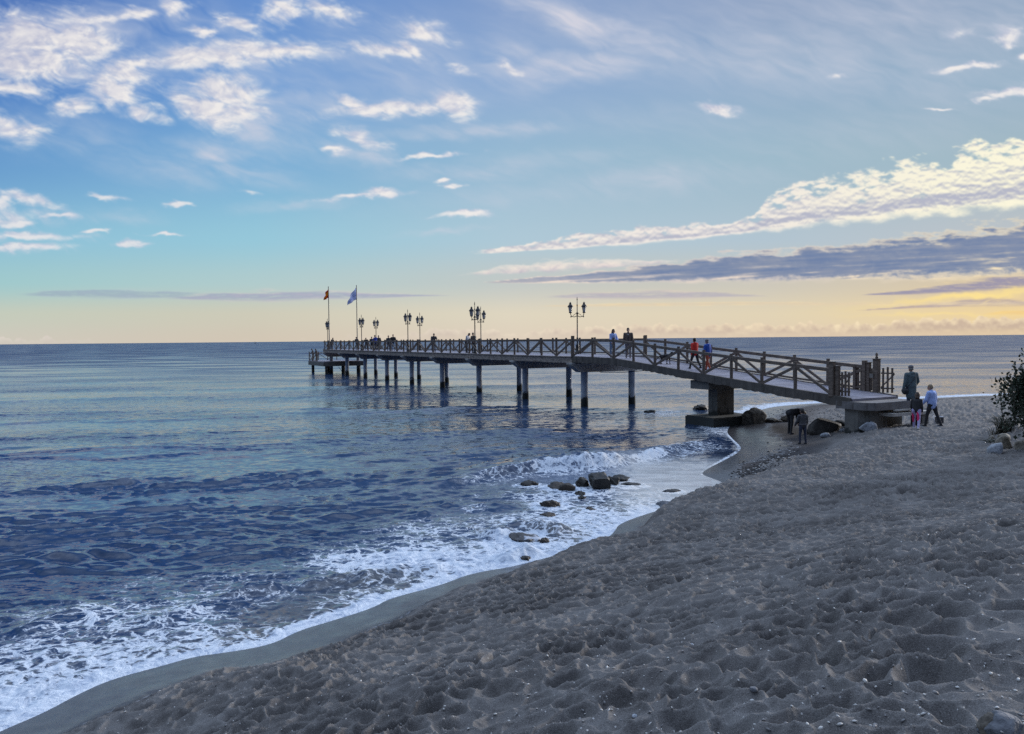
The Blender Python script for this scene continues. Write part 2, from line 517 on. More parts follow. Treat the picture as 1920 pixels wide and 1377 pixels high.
class MB:
    """collects shapes and links them as ONE mesh object"""

    def __init__(self):
        self.v, self.f, self.m, self.s = [], [], [], []

    def add(self, vs, fs, mat=0, smooth=False):
        k = len(self.v)
        self.v += [tuple(p) for p in vs]
        self.f += [tuple(i + k for i in f) for f in fs]
        self.m += [mat] * len(fs)
        self.s += [smooth] * len(fs)

    def box(self, lo, hi, mat=0):
        (a, b, c), (d_, e, f) = lo, hi
        self.add([(a, b, c), (d_, b, c), (d_, e, c), (a, e, c), (a, b, f), (d_, b, f), (d_, e, f), (a, e, f)],
                 [(0, 3, 2, 1), (4, 5, 6, 7), (0, 1, 5, 4), (1, 2, 6, 5), (2, 3, 7, 6), (3, 0, 4, 7)], mat)

    def beam(self, p, q, w, h, up=(0, 0, 1), mat=0, bev=.12):
        """timber from p to q: w sideways, h along up, arrises taken off"""
        p, q = Vector(p), Vector(q)
        y = (q - p).normalized()
        x = y.cross(Vector(up)).normalized()
        z = x.cross(y)
        b = min(w, h) * bev
        prof = [(-w / 2 + b, -h / 2), (w / 2 - b, -h / 2), (w / 2, -h / 2 + b), (w / 2, h / 2 - b), (w / 2 - b, h / 2), (-w / 2 + b, h / 2), (-w / 2, h / 2 - b), (-w / 2, -h / 2 + b)]
        vs = [c + x * a + z * e for c in (p, q) for a, e in prof]
        n = 8
        self.add(vs, [tuple(range(n)), tuple(range(2 * n - 1, n - 1, -1))] + [(i, i + n, (i + 1) % n + n, (i + 1) % n) for i in range(n)], mat)

    def prism(self, pts, lo, hi, axis=0, mat=0):
        """polygon (a, b) swept along an axis between lo and hi"""
        n = len(pts)

        def mk(a, b, t):
            return {0: (t, a, b), 1: (a, t, b), 2: (a, b, t)}[axis]
        vs = [mk(a, b, lo) for a, b in pts] + [mk(a, b, hi) for a, b in pts]
        self.add(vs, [tuple(range(n - 1, -1, -1)), tuple(range(n, 2 * n))] + [(i, (i + 1) % n, (i + 1) % n + n, i + n) for i in range(n)], mat)

    def tube(self, pts, radii, n=10, mat=0, caps=True):
        pts = [Vector(p) for p in pts]
        if not hasattr(radii, '__len__'):
            radii = [radii] * len(pts)
        vs, fs = [], []
        ref = Vector((.31, .12, .94))
        for i, p in enumerate(pts):
            t = (pts[min(i + 1, len(pts) - 1)] - pts[max(i - 1, 0)]).normalized()
            if abs(t.dot(ref)) > .95:
                ref = Vector((.94, .31, .12))
            x = t.cross(ref).normalized()
            y = t.cross(x)
            for k in range(n):
                a = 2 * math.pi * k / n
                vs.append(p + (x * math.cos(a) + y * math.sin(a)) * radii[i])
        for i in range(len(pts) - 1):
            for k in range(n):
                k2 = (k + 1) % n
                fs.append((i * n + k, i * n + k2, (i + 1) * n + k2, (i + 1) * n + k))
        if caps:
            fs.append(tuple(range(n - 1, -1, -1)))
            fs.append(tuple(range((len(pts) - 1) * n, len(pts) * n)))
        self.add(vs, fs, mat, True)

    def lathe(self, prof, c=(0, 0, 0), n=16, mat=0, squash=(1, 1)):
        vs = [(c[0] + r * math.cos(2 * math.pi * k / n) * squash[0], c[1] + r * math.sin(2 * math.pi * k / n) * squash[1], c[2] + z) for r, z in prof for k in range(n)]
        fs = [(i * n + k, i * n + (k + 1) % n, (i + 1) * n + (k + 1) % n, (i + 1) * n + k) for i in range(len(prof) - 1) for k in range(n)]
        fs.append(tuple(range(n - 1, -1, -1)))
        fs.append(tuple(range((len(prof) - 1) * n, len(prof) * n)))
        self.add(vs, fs, mat, n > 8)

    def ball(self, c, r, n=12, mat=0, rot=None):
        """ellipsoid with radii r"""
        r = r if hasattr(r, '__len__') else (r, r, r)
        m = n // 2 + 2
        vs, fs = [], []
        for i in range(m):
            th = math.pi * i / (m - 1)
            for k in range(n):
                a = 2 * math.pi * k / n
                p = Vector((r[0] * max(math.sin(th), 1e-3) * math.cos(a), r[1] * max(math.sin(th), 1e-3) * math.sin(a), r[2] * math.cos(th)))
                if rot is not None:
                    p = rot @ p
                vs.append(p + Vector(c))
        for i in range(m - 1):
            for k in range(n):
                fs.append((i * n + k, (i + 1) * n + k, (i + 1) * n + (k + 1) % n, i * n + (k + 1) % n))
        self.add(vs, fs, mat, True)

    def cone(self, a, b, ra, rb, n=10, mat=0):
        """round cone: tapered limb with ball ends"""
        a, b = Vector(a), Vector(b)
        self.tube([a, b], [ra, rb], n, mat)
        self.ball(a, ra, n, mat)
        self.ball(b, rb, n, mat)

    def mesh(self, name):
        me = bpy.data.meshes.new(name)
        me.from_pydata(self.v, [], self.f)
        me.polygons.foreach_set('material_index', self.m)
        me.polygons.foreach_set('use_smooth', self.s)
        me.update()
        return me

    def build(self, name, mats, parent=None, loc=None):
        return link_mesh(name, self.mesh(name), mats, parent, loc)


def fused(mb, name, mat, parent, voxel=.012, smooth=3):
    """the collected shapes melted into one continuous surface"""
    tmp = bpy.data.objects.new("tmp", mb.mesh("tmp"))
    col.objects.link(tmp)
    r = tmp.modifiers.new("r", 'REMESH')
    r.mode = 'VOXEL'
    r.voxel_size = voxel
    r.use_smooth_shade = True
    if smooth:
        s = tmp.modifiers.new("s", 'SMOOTH')
        s.factor, s.iterations = .5, smooth
    dg = bpy.context.evaluated_depsgraph_get()
    dg.update()
    me = bpy.data.meshes.new_from_object(tmp.evaluated_get(dg))
    me.name = name
    old = tmp.data
    bpy.data.objects.remove(tmp)
    bpy.data.meshes.remove(old)
    me.materials.clear()
    return link_mesh(name, me, mat, parent)


def grid_mesh(name, P, keep, attrs, mat):
    """P: rows x cols x 3; keep: mask of vertices; attrs: {name: rows x cols}"""
    nr, nc = P.shape[:2]
    idx = np.arange(nr * nc).reshape(nr, nc)
    q = np.stack([idx[:-1, :-1], idx[:-1, 1:], idx[1:, 1:], idx[1:, :-1]], -1).reshape(-1, 4)
    k = keep.ravel()
    q = q[k[q].any(1)]
    used = np.zeros(nr * nc, bool)
    used[q.ravel()] = True
    remap = np.cumsum(used) - 1
    q = remap[q].astype(np.int32)
    V = P.reshape(-1, 3)[used].astype(np.float32)
    me = bpy.data.meshes.new(name)
    me.vertices.add(len(V))
    me.vertices.foreach_set('co', V.ravel())
    me.loops.add(q.size)
    me.loops.foreach_set('vertex_index', q.ravel())
    me.polygons.add(len(q))
    me.polygons.foreach_set('loop_start', np.arange(0, q.size, 4, dtype=np.int32))
    me.polygons.foreach_set('use_smooth', np.ones(len(q), bool))
    for an, A in attrs.items():
        at_ = me.attributes.new(an, 'FLOAT', 'POINT')
        at_.data.foreach_set('value', np.ascontiguousarray(A.ravel()[used], dtype=np.float32))
    me.update()
    me.validate()
    return link_mesh(name, me, mat)
# ------------------------------------------------------------------ shoreline (photo positions at sea level -> ground)
SHORE_PX = [(0, 1371), (80, 1338), (146, 1302), (208, 1274), (303, 1249), (365, 1231), (423, 1224), (510, 1209), (558, 1183), (620, 1165), (700, 1140),
            (730, 1122), (826, 1098), (882, 1075), (972, 1061), (1035, 1042), (1088, 1034), (1130, 1016), (1152, 998), (1160, 982), (1217, 962), (1271, 947), (1306, 936),
            (1364, 909), (1340, 899), (1314, 890), (1322, 881), (1356, 864), (1386, 848), (1390, 838), (1376, 826), (1362, 812), (1366, 801), (1385, 788), (1408, 775), (1440, 764), (1490, 759), (1540, 756),
            (1630, 751), (1720, 748), (1800, 744), (1890, 741)]
_s = [tuple(at(*p))[:2] for p in SHORE_PX]
_s = [(-60, -30), (-24, -12), (-13, -3), (-8.6, 3.2), (-6.7, 6.4)] + _s + [(48, 60), (70, 66), (120, 78), (260, 100)]
_s = np.array(_s)
# smooth by corner cutting
for _ in range(2):
    a, b = _s[:-1], _s[1:]
    q = np.empty((2 * len(a), 2))
    q[0::2], q[1::2] = a * .75 + b * .25, a * .25 + b * .75
    _s = np.vstack([_s[:1], q, _s[-1:]])
SHORE = _s


def shore_distance(X, Y):
    """signed distance to the waterline, positive on land"""
    sh = X.shape
    x, y = X.ravel().astype(np.float32), Y.ravel().astype(np.float32)
    best = np.full(x.shape, 1e9, np.float32)
    sign = np.ones(x.shape, np.float32)
    A, B = SHORE[:-1].astype(np.float32), SHORE[1:].astype(np.float32)
    for a, b in zip(A, B):
        ex, ey = b - a
        l2 = ex * ex + ey * ey
        px, py = x - a[0], y - a[1]
        t = np.clip((px * ex + py * ey) / l2, 0, 1)
        qx, qy = px - t * ex, py - t * ey
        d2 = qx * qx + qy * qy
        m = d2 < best
        best = np.where(m, d2, best)
        # land lies to the right of the direction of travel
        sign = np.where(m, np.sign(qx * ey - qy * ex), sign)
    return (np.sqrt(best) * np.where(sign == 0, 1, sign)).reshape(sh)


def lerp_y(Y, *pts):
    a, b = zip(*pts)
    return np.interp(Y, a, b)


def sand_base(X, Y, d):
    """beach level without footprints, and how trodden it is"""
    dl = d + .22 * fbm(X / 2.3, Y / 2.3, 3, 201) * sstep(.3, 1.2, d)
    d1 = lerp_y(Y, (4, .62), (10, .64), (13.5, .66), (15, .55), (19, .5), (22.5, .5), (25, 1.6), (29, 2.8), (36, 3.0), (60, 2.5))
    wd = lerp_y(Y, (4, 1.3), (11, 1.2), (14, 1.0), (16, .75), (21, .75), (25, 1.6), (30, 2.4), (60, 3))
    c = lerp_y(Y, (4, .10), (10, .16), (13.5, .42), (16, .60), (20, .52), (23, .36), (27, .16), (34, .10), (60, .15))
    g = lerp_y(Y, (0, .27), (8, .26), (11, .20), (14, .125), (18, .10), (23, .075), (30, .045), (40, .03), (80, .03))
    z = .11 * np.clip(d, -60, 1.0) + .02 * np.clip(d - 1, 0, 50)
    z = np.where(d < -1, .11 * -1 + .05 * (d + 1), z)
    z = z + c * sstep(0, 1, (dl - d1) / wd)
    dd = np.clip(dl - d1 - .3, 0, 60)
    dd = np.where(dd > 8, 8 + (dd - 8) * .35, dd)
    z = z + g * dd * sstep(0, 1.2, dd)
    rough = sstep(-.05, .55, (dl - d1) / wd - .2)
    # bank under the bush on the right, and the pit dug near the camera
    z = z + .34 * np.exp(-(((X - 14.6) / 4.5) ** 2 + ((Y - 28.5) / 4.2) ** 2)) * sstep(2.2, 5.5, d)
    z = z + .35 * np.exp(-(((X - 15.6) / 1.9) ** 2 + ((Y - 22.6) / 2.2) ** 2))
    return z, rough


PIT = None


def sand_height(X, Y):
    d = shore_distance(X, Y)
    z, rough = sand_base(X, Y, d)
    wx, wy = X + .10 * fbm(X / .7, Y / .7, 3, 301), Y + .10 * fbm(X / .7 + 7, Y / .7, 3, 305)
    r = np.hypot(X, Y)
    f1, f2, rv = worley(wx / .26, wy / .225, 31)
    g1, g2, rg = worley(wx / .15 + 5.5, wy / .14, 33)
    patch = sstep(-.5, .5, fbm(X / 2.4, Y / 2.4, 3, 311))
    amp = .145 * (.6 + .7 * patch) * lerp_y(r, (0, 1.0), (9, 1.0), (13, .88), (20, .85), (32, .85), (60, .6))
    bowl = sstep(-.10, .75, f2 - f1) * 1.15 * (.35 + 1.0 * rv)
    small = (1 - np.exp(-2.2 * (g2 - g1))) * (.3 + 1.0 * rg)
    pit = amp * (.45 - bowl + .28 * (.4 - small))
    pit = pit + .05 * fbm(X / .8, Y / .8, 4, 321)
    z = z + rough * pit + (1 - rough) * .004 * fbm(X / .6, Y / .6, 3, 331) * sstep(.1, .6, d)
    for (hx, hy, hr, hd) in HOLES:
        q = ((X - hx) ** 2 + ((Y - hy) * .9) ** 2) / hr ** 2
        z = z - hd * np.exp(-q ** 1.6) + .14 * hd * np.exp(-((np.sqrt(q) - 1.45) / .35) ** 2)
    return z, d, rough


HOLES = [(2.42, 4.45, .14, .15), (1.92, 4.9, .11, .08), (.86, 4.9, .12, .08), (2.9, 5.9, .11, .07), (-.15, 5.6, .11, .07)]


def ground_z(x, y):
    z, _, _ = sand_height(np.array([[x]]), np.array([[y]]))
    return float(z[0, 0])


def on_sand(px, py):
    """point of the beach seen at a photo position (ray march)"""
    d_ = RC @ np.array([(px - CX) / FPX, (CY - py) / FPX, -1.0])
    d_ = d_ / np.hypot(d_[0], d_[1])
    rr = np.arange(1.5, 70, .02)
    X, Y, Z = d_[0] * rr, d_[1] * rr, EYE + d_[2] * rr
    s = sand_base(X[None], Y[None], shore_distance(X[None], Y[None]))[0][0]
    hit = np.argmax(Z < np.maximum(s, 0))
    return Vector((X[hit], Y[hit], max(s[hit], 0.0)))


def polar(phis, rs):
    ph, rr = np.meshgrid(phis, rs)
    return rr * np.sin(ph), rr * np.cos(ph)


# ------------------------------------------------------------------ beach
def sand_mat(t, p, o):
    v = t.pos()
    rough, wet = t.attr('trodden'), t.attr('wet')
    n1 = t.noise(v, 1.1, 4)
    n2 = t.noise(v, 9, 5)
    dry = t.mix(t.step(n1, .35, .68), (.124, .115, .110), (.186, .176, .170))
    dry = t.mix(t.step(n2, .45, .75, 0, .5), dry, (.21, .195, .185))
    grain = t.noise(v, 160, 2)
    dry = t.mix(t.step(grain, .52, .72, 0, .55), dry, (.36, .34, .33))
    dry = t.mix(t.step(grain, .46, .32, 0, .55), dry, (.06, .055, .052))
    # broken shell and light grit
    vd = t.voro(v, 26)
    vc = t.voro(v, 26, out=1)
    sp = t.new('ShaderNodeSeparateColor')
    t.link(vc, sp.inputs[0])
    speck = t.math('MULTIPLY', t.math('LESS_THAN', vd, .16), t.math('GREATER_THAN', sp.outputs[0], .86))
    dry = t.mix(t.math('MULTIPLY', speck, .8), dry, (.62, .60, .58))
    wetc = t.mix(t.step(n2, .3, .7), (.038, .037, .040), (.060, .057, .060))
    wetc = t.mix(t.step(t.noise(v, 60, 3), .5, .8, 0, .55), wetc, (.20, .15, .12))
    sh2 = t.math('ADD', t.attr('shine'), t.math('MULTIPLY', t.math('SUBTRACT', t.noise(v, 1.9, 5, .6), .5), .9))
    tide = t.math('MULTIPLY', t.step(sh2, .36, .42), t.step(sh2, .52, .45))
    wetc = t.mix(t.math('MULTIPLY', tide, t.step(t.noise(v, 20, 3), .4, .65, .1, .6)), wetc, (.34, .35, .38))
    wetc = t.mix(t.step(t.voro(v, 11), .13, .07, 0, .7), wetc, (.025, .022, .02))
    grav = t.attr('gravel')
    gc = t.mix(t.step(t.noise(v, 34, 3), .35, .7), (.060, .042, .032), (.185, .130, .098))
    gc = t.mix(t.step(t.voro(v, 55), .16, .08), gc, (.40, .34, .28))
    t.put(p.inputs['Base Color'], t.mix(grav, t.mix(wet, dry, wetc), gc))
    shine = t.attr('shine')
    t.put(p.inputs['Roughness'], t.math('SUBTRACT', .92, t.math('MULTIPLY', shine, t.math('MULTIPLY_ADD', t.noise(v, 3.5, 4), .4, .42))))
    t.put(p.inputs['Specular IOR Level'], t.math('MULTIPLY_ADD', shine, .85, .12))
    h = t.math('ADD', t.math('MULTIPLY', t.noise(v, 38, 5, .65), 1.0), t.math('MULTIPLY', grain, .35))
    h = t.math('MULTIPLY', h, t.math('SUBTRACT', 1.0, t.math('MULTIPLY', shine, .75)))
    t.put(p.inputs['Normal'], t.bump(h, .55, .012))


M_sand = material('beach_sand', sand_mat)
core = np.radians(np.arange(-36.5, 36.5, .07))
side = np.radians(np.arange(36.5, 78, .5))
phis = np.concatenate([-side[::-1], core, side])
inv = np.concatenate([np.arange(48, 110, 1.2), np.arange(110, 460, .75), np.arange(460, 1350, 1.9), 1350 * 1.03 ** np.arange(0, 46)])
rs = (EYE - 1.4) * FPX / inv
X, Y = polar(phis, rs)
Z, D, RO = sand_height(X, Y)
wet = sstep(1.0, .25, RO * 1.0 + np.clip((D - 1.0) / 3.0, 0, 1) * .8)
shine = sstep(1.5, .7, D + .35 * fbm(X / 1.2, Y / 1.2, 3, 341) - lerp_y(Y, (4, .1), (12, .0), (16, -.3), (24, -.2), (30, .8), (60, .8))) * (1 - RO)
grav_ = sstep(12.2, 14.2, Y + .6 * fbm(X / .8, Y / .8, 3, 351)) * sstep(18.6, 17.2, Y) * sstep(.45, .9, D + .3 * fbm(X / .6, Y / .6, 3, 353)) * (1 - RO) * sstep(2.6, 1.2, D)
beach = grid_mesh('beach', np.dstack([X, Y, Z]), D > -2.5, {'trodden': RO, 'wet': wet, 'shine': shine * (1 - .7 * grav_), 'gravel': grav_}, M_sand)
tag(beach, kind='structure')
# sea bed and the ground beyond what the fine mesh covers
bed = MB()
bed.box((-900, -300, -9), (900, 1500, -6))
tag(bed.build('sea_bed', solid('deep_sand', (.06, .06, .06), .9)), kind='structure')

# ------------------------------------------------------------------ sea
CREST_PX = [(700, 938), (800, 914), (900, 886), (1000, 866), (1100, 856), (1180, 850), (1260, 838), (1330, 824), (1368, 814)]
CREST_H = [.05, .10, .20, .38, .48, .38, .26, .13, .03]
CREST = np.array([tuple(at(px, py, h * .8))[:2] for (px, py), h in zip(CREST_PX, CREST_H)])


def crest_field(X, Y):
    """signed distance in front of the breaking wave's crest, its height there"""
    best = np.full(X.shape, 1e9)
    sg = np.zeros(X.shape)
    hh = np.zeros(X.shape)
    for k in range(len(CREST) - 1):
        a, b = CREST[k], CREST[k + 1]
        e = b - a
        px, py = X - a[0], Y - a[1]
        t = np.clip((px * e[0] + py * e[1]) / (e @ e), 0, 1)
        qx, qy = px - t * e[0], py - t * e[1]
        d2 = qx * qx + qy * qy
        m = d2 < best
        best = np.where(m, d2, best)
        sg = np.where(m, np.sign(qx * e[1] - qy * e[0]), sg)
        hh = np.where(m, CREST_H[k] + (CREST_H[k + 1] - CREST_H[k]) * t, hh)
    return np.sqrt(best) * sg, hh


rng = np.random.RandomState(5)
WAVES = []
for lam, n, st, spread, a0 in [(13, 3, .017, .18, -90), (7.5, 3, .018, .3, -88), (4, 4, .016, .45, -82), (2.1, 8, .026, .45, -76), (1.15, 14, .044, .5, -74), (.62, 18, .064, .5, -74), (.36, 16, .060, .6, -72)]:
    for _ in range(n):
        L = lam * rng.uniform(.78, 1.28)
        ang = R(a0) + rng.normal(0, spread * .6)
        WAVES.append((L, ang, st * L / (2 * np.pi) * rng.uniform(.7, 1.4), rng.uniform(0, 7)))


def sea_height(X, Y, D, cell):
    w = -D                                       # distance out to sea
    pxx, pyy = project(X, Y, np.zeros_like(X))
    film = sstep(1130, 1210, pxx) * sstep(852, 872, pyy) * sstep(975, 930, pyy) * (X < 12)
    r = np.hypot(X, Y)
    env = sstep(-.1, 9, w) * .85 + .15 * sstep(0, 1.2, w)
    gust = .45 + .9 * sstep(-.55, .6, fbm(X / 16, Y / 7, 3, 411))
    z = np.zeros_like(X)
    wx = X + 1.2 * fbm(X / 9, Y / 9, 3, 401)
    wy = Y + 1.2 * fbm(X / 9, Y / 9, 3, 405)
    for L, a, A, ph in WAVES:
        ok = sstep(2.2, 4.5, L / cell)
        if not ok.any():
            continue
        f = (wx * np.cos(a) + wy * np.sin(a)) * (2 * np.pi / L) + ph
        s = np.sin(f)
        sharp = s + .28 * np.cos(2 * f)
        z += A * sharp * ok * env * (gust if L < 5 else 1.0)
    q, ch = crest_field(X, Y)
    lump = fbm(X / .55, Y / .55, 4, 421) * sstep(1.0, .2, np.abs(q)) * sstep(.18, .3, ch)
    front = np.exp(-(np.maximum(q, 0) / .42) ** 2) * np.exp(-(np.minimum(q, 0) / 1.9) ** 2)
    z = z * (1 - .6 * front) + ch * front * (1 + .22 * lump) + .07 * lump * sstep(-.3, .3, q)
    # small surge waves inside the surf
    for pts, h_, sg in SURGE:
        for (ax, ay), (bx, by) in zip(pts[:-1], pts[1:]):
            ex, ey = bx - ax, by - ay
            t = np.clip(((X - ax) * ex + (Y - ay) * ey) / (ex * ex + ey * ey), 0, 1)
            d2 = np.hypot(X - ax - t * ex, Y - ay - t * ey)
            z = np.maximum(z, h_ * np.exp(-(d2 / sg) ** 2) * (.8 + .5 * fbm(X / .5, Y / .5, 3, 431)))
    z = z * (1 - .9 * film)
    z = z * sstep(-.05, .5, w) + .012 * sstep(0, .06, w)
    return z, q, ch


SURGE = []
for pts, h_, sg in [([(585, 1098), (640, 1090), (705, 1084)], .14, .28), ([(700, 1078), (760, 1070), (810, 1068)], .11, .24),
                    ([(440, 1122), (475, 1112), (505, 1108)], .15, .26), ([(780, 968), (850, 950), (930, 952)], .10, .5), ([(955, 1050), (985, 1040), (1015, 1044)], .18, .25),
                    ([(930, 1006), (985, 990), (1040, 1000)], .22, .38), ([(300, 1160), (380, 1140), (420, 1132)], .08, .3), ([(60, 1180), (160, 1150)], .08, .35)]:
    SURGE.append(([tuple(at(*p))[:2] for p in pts], h_, sg))


def foam_cover(X, Y, D, q, ch):
    px, py = project(X, Y, np.zeros_like(X))
    w = -D
    xs = [-400, 0, 150, 300, 500, 700, 900, 1000, 1100, 1200, 1300]
    edge = np.interp(px, [-400, 0, 208, 423, 558, 700, 826, 972, 1088, 1156, 1217, 1306], [1540, 1371, 1274, 1224, 1183, 1140, 1098, 1061, 1034, 993, 962, 936])
    heavy = np.interp(px, xs, [1380, 1235, 1215, 1180, 1120, 1072, 1010, 965, 935, 925, 915])
    part = np.interp(px, xs, [1250, 1140, 1115, 1080, 1040, 985, 915, 888, 880, 880, 890])
    n = fbm(X / 1.6, Y / 1.6, 4, 501)
    n_b = fbm(X / 5, Y / 3.2, 3, 511)
    pyn = py - (14 + .12 * (edge - part)) * n
    c1 = .19 + .22 * sstep(part, heavy, pyn) + .26 * sstep(heavy, edge - 8, pyn) + .22 * n_b
    c1 = .93 * c1 * sstep(part - 26, part + 14, pyn) + .20 * n_b * sstep(part, heavy, pyn) * sstep(edge, heavy - 10, pyn)
    left = sstep(1330, 1240, px)
    c = c1 * left
    # leading edge of the swash
    rim = sstep(.22, .04, w + .05 * n) * sstep(-.1, .0, w)
    c = np.maximum(c, rim * np.interp(px, [900, 1300, 1500], [1.0, .70, .58]) * (1 + .35 * n * (px > 1200)) * sstep(1500, 1430, px))
    c = np.maximum(c, sstep(.7, .1, w + .3 * n) * .9 * sstep(-.05, .02, w) * sstep(1300, 1200, px))
    # wave front and the water it leaves behind
    f = sstep(.22, .36, ch + .08 * n) * sstep(-.10, .06, q) * sstep(1.0, .35, q + .3 * n)
    f = f * sstep(930, 1040, px) * sstep(1345, 1270, px)
    c = np.maximum(c, f * (.74 + .22 * n))
    c = np.maximum(c, .40 * sstep(.06, .2, ch) * sstep(-.5, 0., q) * sstep(2.2, .8, q + .5 * n))
    # calm film at the right keeps only thin streaks
    film = sstep(1120, 1200, px) * sstep(868, 882, py) * sstep(945, 915, py)
    c = c * (1 - .62 * film) + .18 * film * (n > .25)
    # foam along the shore beyond the pier footing
    far = sstep(1180, 1330, px) * sstep(845, 800, py) * sstep(2.6, .3, w + .8 * n)
    c = np.maximum(c, .62 * far)
    far2 = sstep(1400, 1450, px) * sstep(2.2, .5, w + .4 * n)
    c = np.maximum(c, .85 * far2)
    c = np.maximum(c, .55 * np.exp(-(((px - 1240) / 70) ** 2 + ((py - 776) / 9) ** 2)) + .2 * n * np.exp(-(((px - 1240) / 90) ** 2 + ((py - 776) / 12) ** 2)))
    for (rx, ry, rr) in WASHED:
        dd = np.hypot(X - rx, Y - ry)
        c = np.maximum(c, sstep(rr + .5, rr + .05, dd + .35 * n) * min(.72, .3 + rr) * (py > 800))
    return np.clip(c, 0, 1), px, py


ROCKS = [  # photo x, photo y of the waterline, width px, height px, seed, label
    (991, 912, 34, 15, 3, "low dark rock at the seaward end of the surf rocks"),
    (1046, 918, 44, 20, 4, "brown wet rock just left of a darker one in the surf"),
    (1066, 923, 36, 20, 5, "dark ribbed rock leaning on the brown rock in the surf"),
    (1093, 915, 30, 24, 6, "black rock touching the square block in the surf"),
    (1126, 920, 38, 28, 7, "square flat topped block in the middle of the surf rocks"),
    (1149, 911, 32, 22, 8, "dark split rock right behind the square surf block"),
    (1166, 903, 30, 14, 9, "rounded dark rock at the landward end of the surf cluster"),
    (1090, 930, 20, 13, 10, "small round rock below the black surf rock"),
    (1091, 937, 17, 9, 11, "smallest rounded stone at the foot of the surf cluster"),
    (1034, 953, 44, 21, 12, "ridged brown rock standing alone in the foam"),
    (1108, 959, 19, 10, 13, "tiny pointed rock alone in the white foam"),
    (1027, 971, 34, 9, 14, "flat mossy rock awash below the ridged brown rock"),
    (1182, 912, 44, 6, 15, "flat slab awash right of the surf cluster"),
    (1262, 924, 38, 5, 16, "long low slab awash in the calm film of water"),
    (1252, 951, 40, 13, 17, "grey flat rock where the foam meets the dry sand"),
    (889, 957, 18, 9, 18, "small dark rock farthest left in the surf"),
    (1022, 1020, 20, 16, 19, "small brown rock beside the water covered boulder"),
    (985, 1018, 66, 26, 20, "broad boulder with foamy water sheeting over it"),
    (984, 1052, 22, 12, 21, "rock hidden in a splash at the edge of the foam"),
    (1218, 775, 26, 8, 22, "low rock breaking the waves under the pier"),
    (1318, 770, 30, 13, 23, "pointed rock in the water behind the pier footing"),
]
WASHED = []
for (px, py, wpx, hpx, sd_, lb) in ROCKS:
    p_ = at(px, py)
    WASHED.append((p_.x, p_.y, wpx * p_.y / FPX * .55))


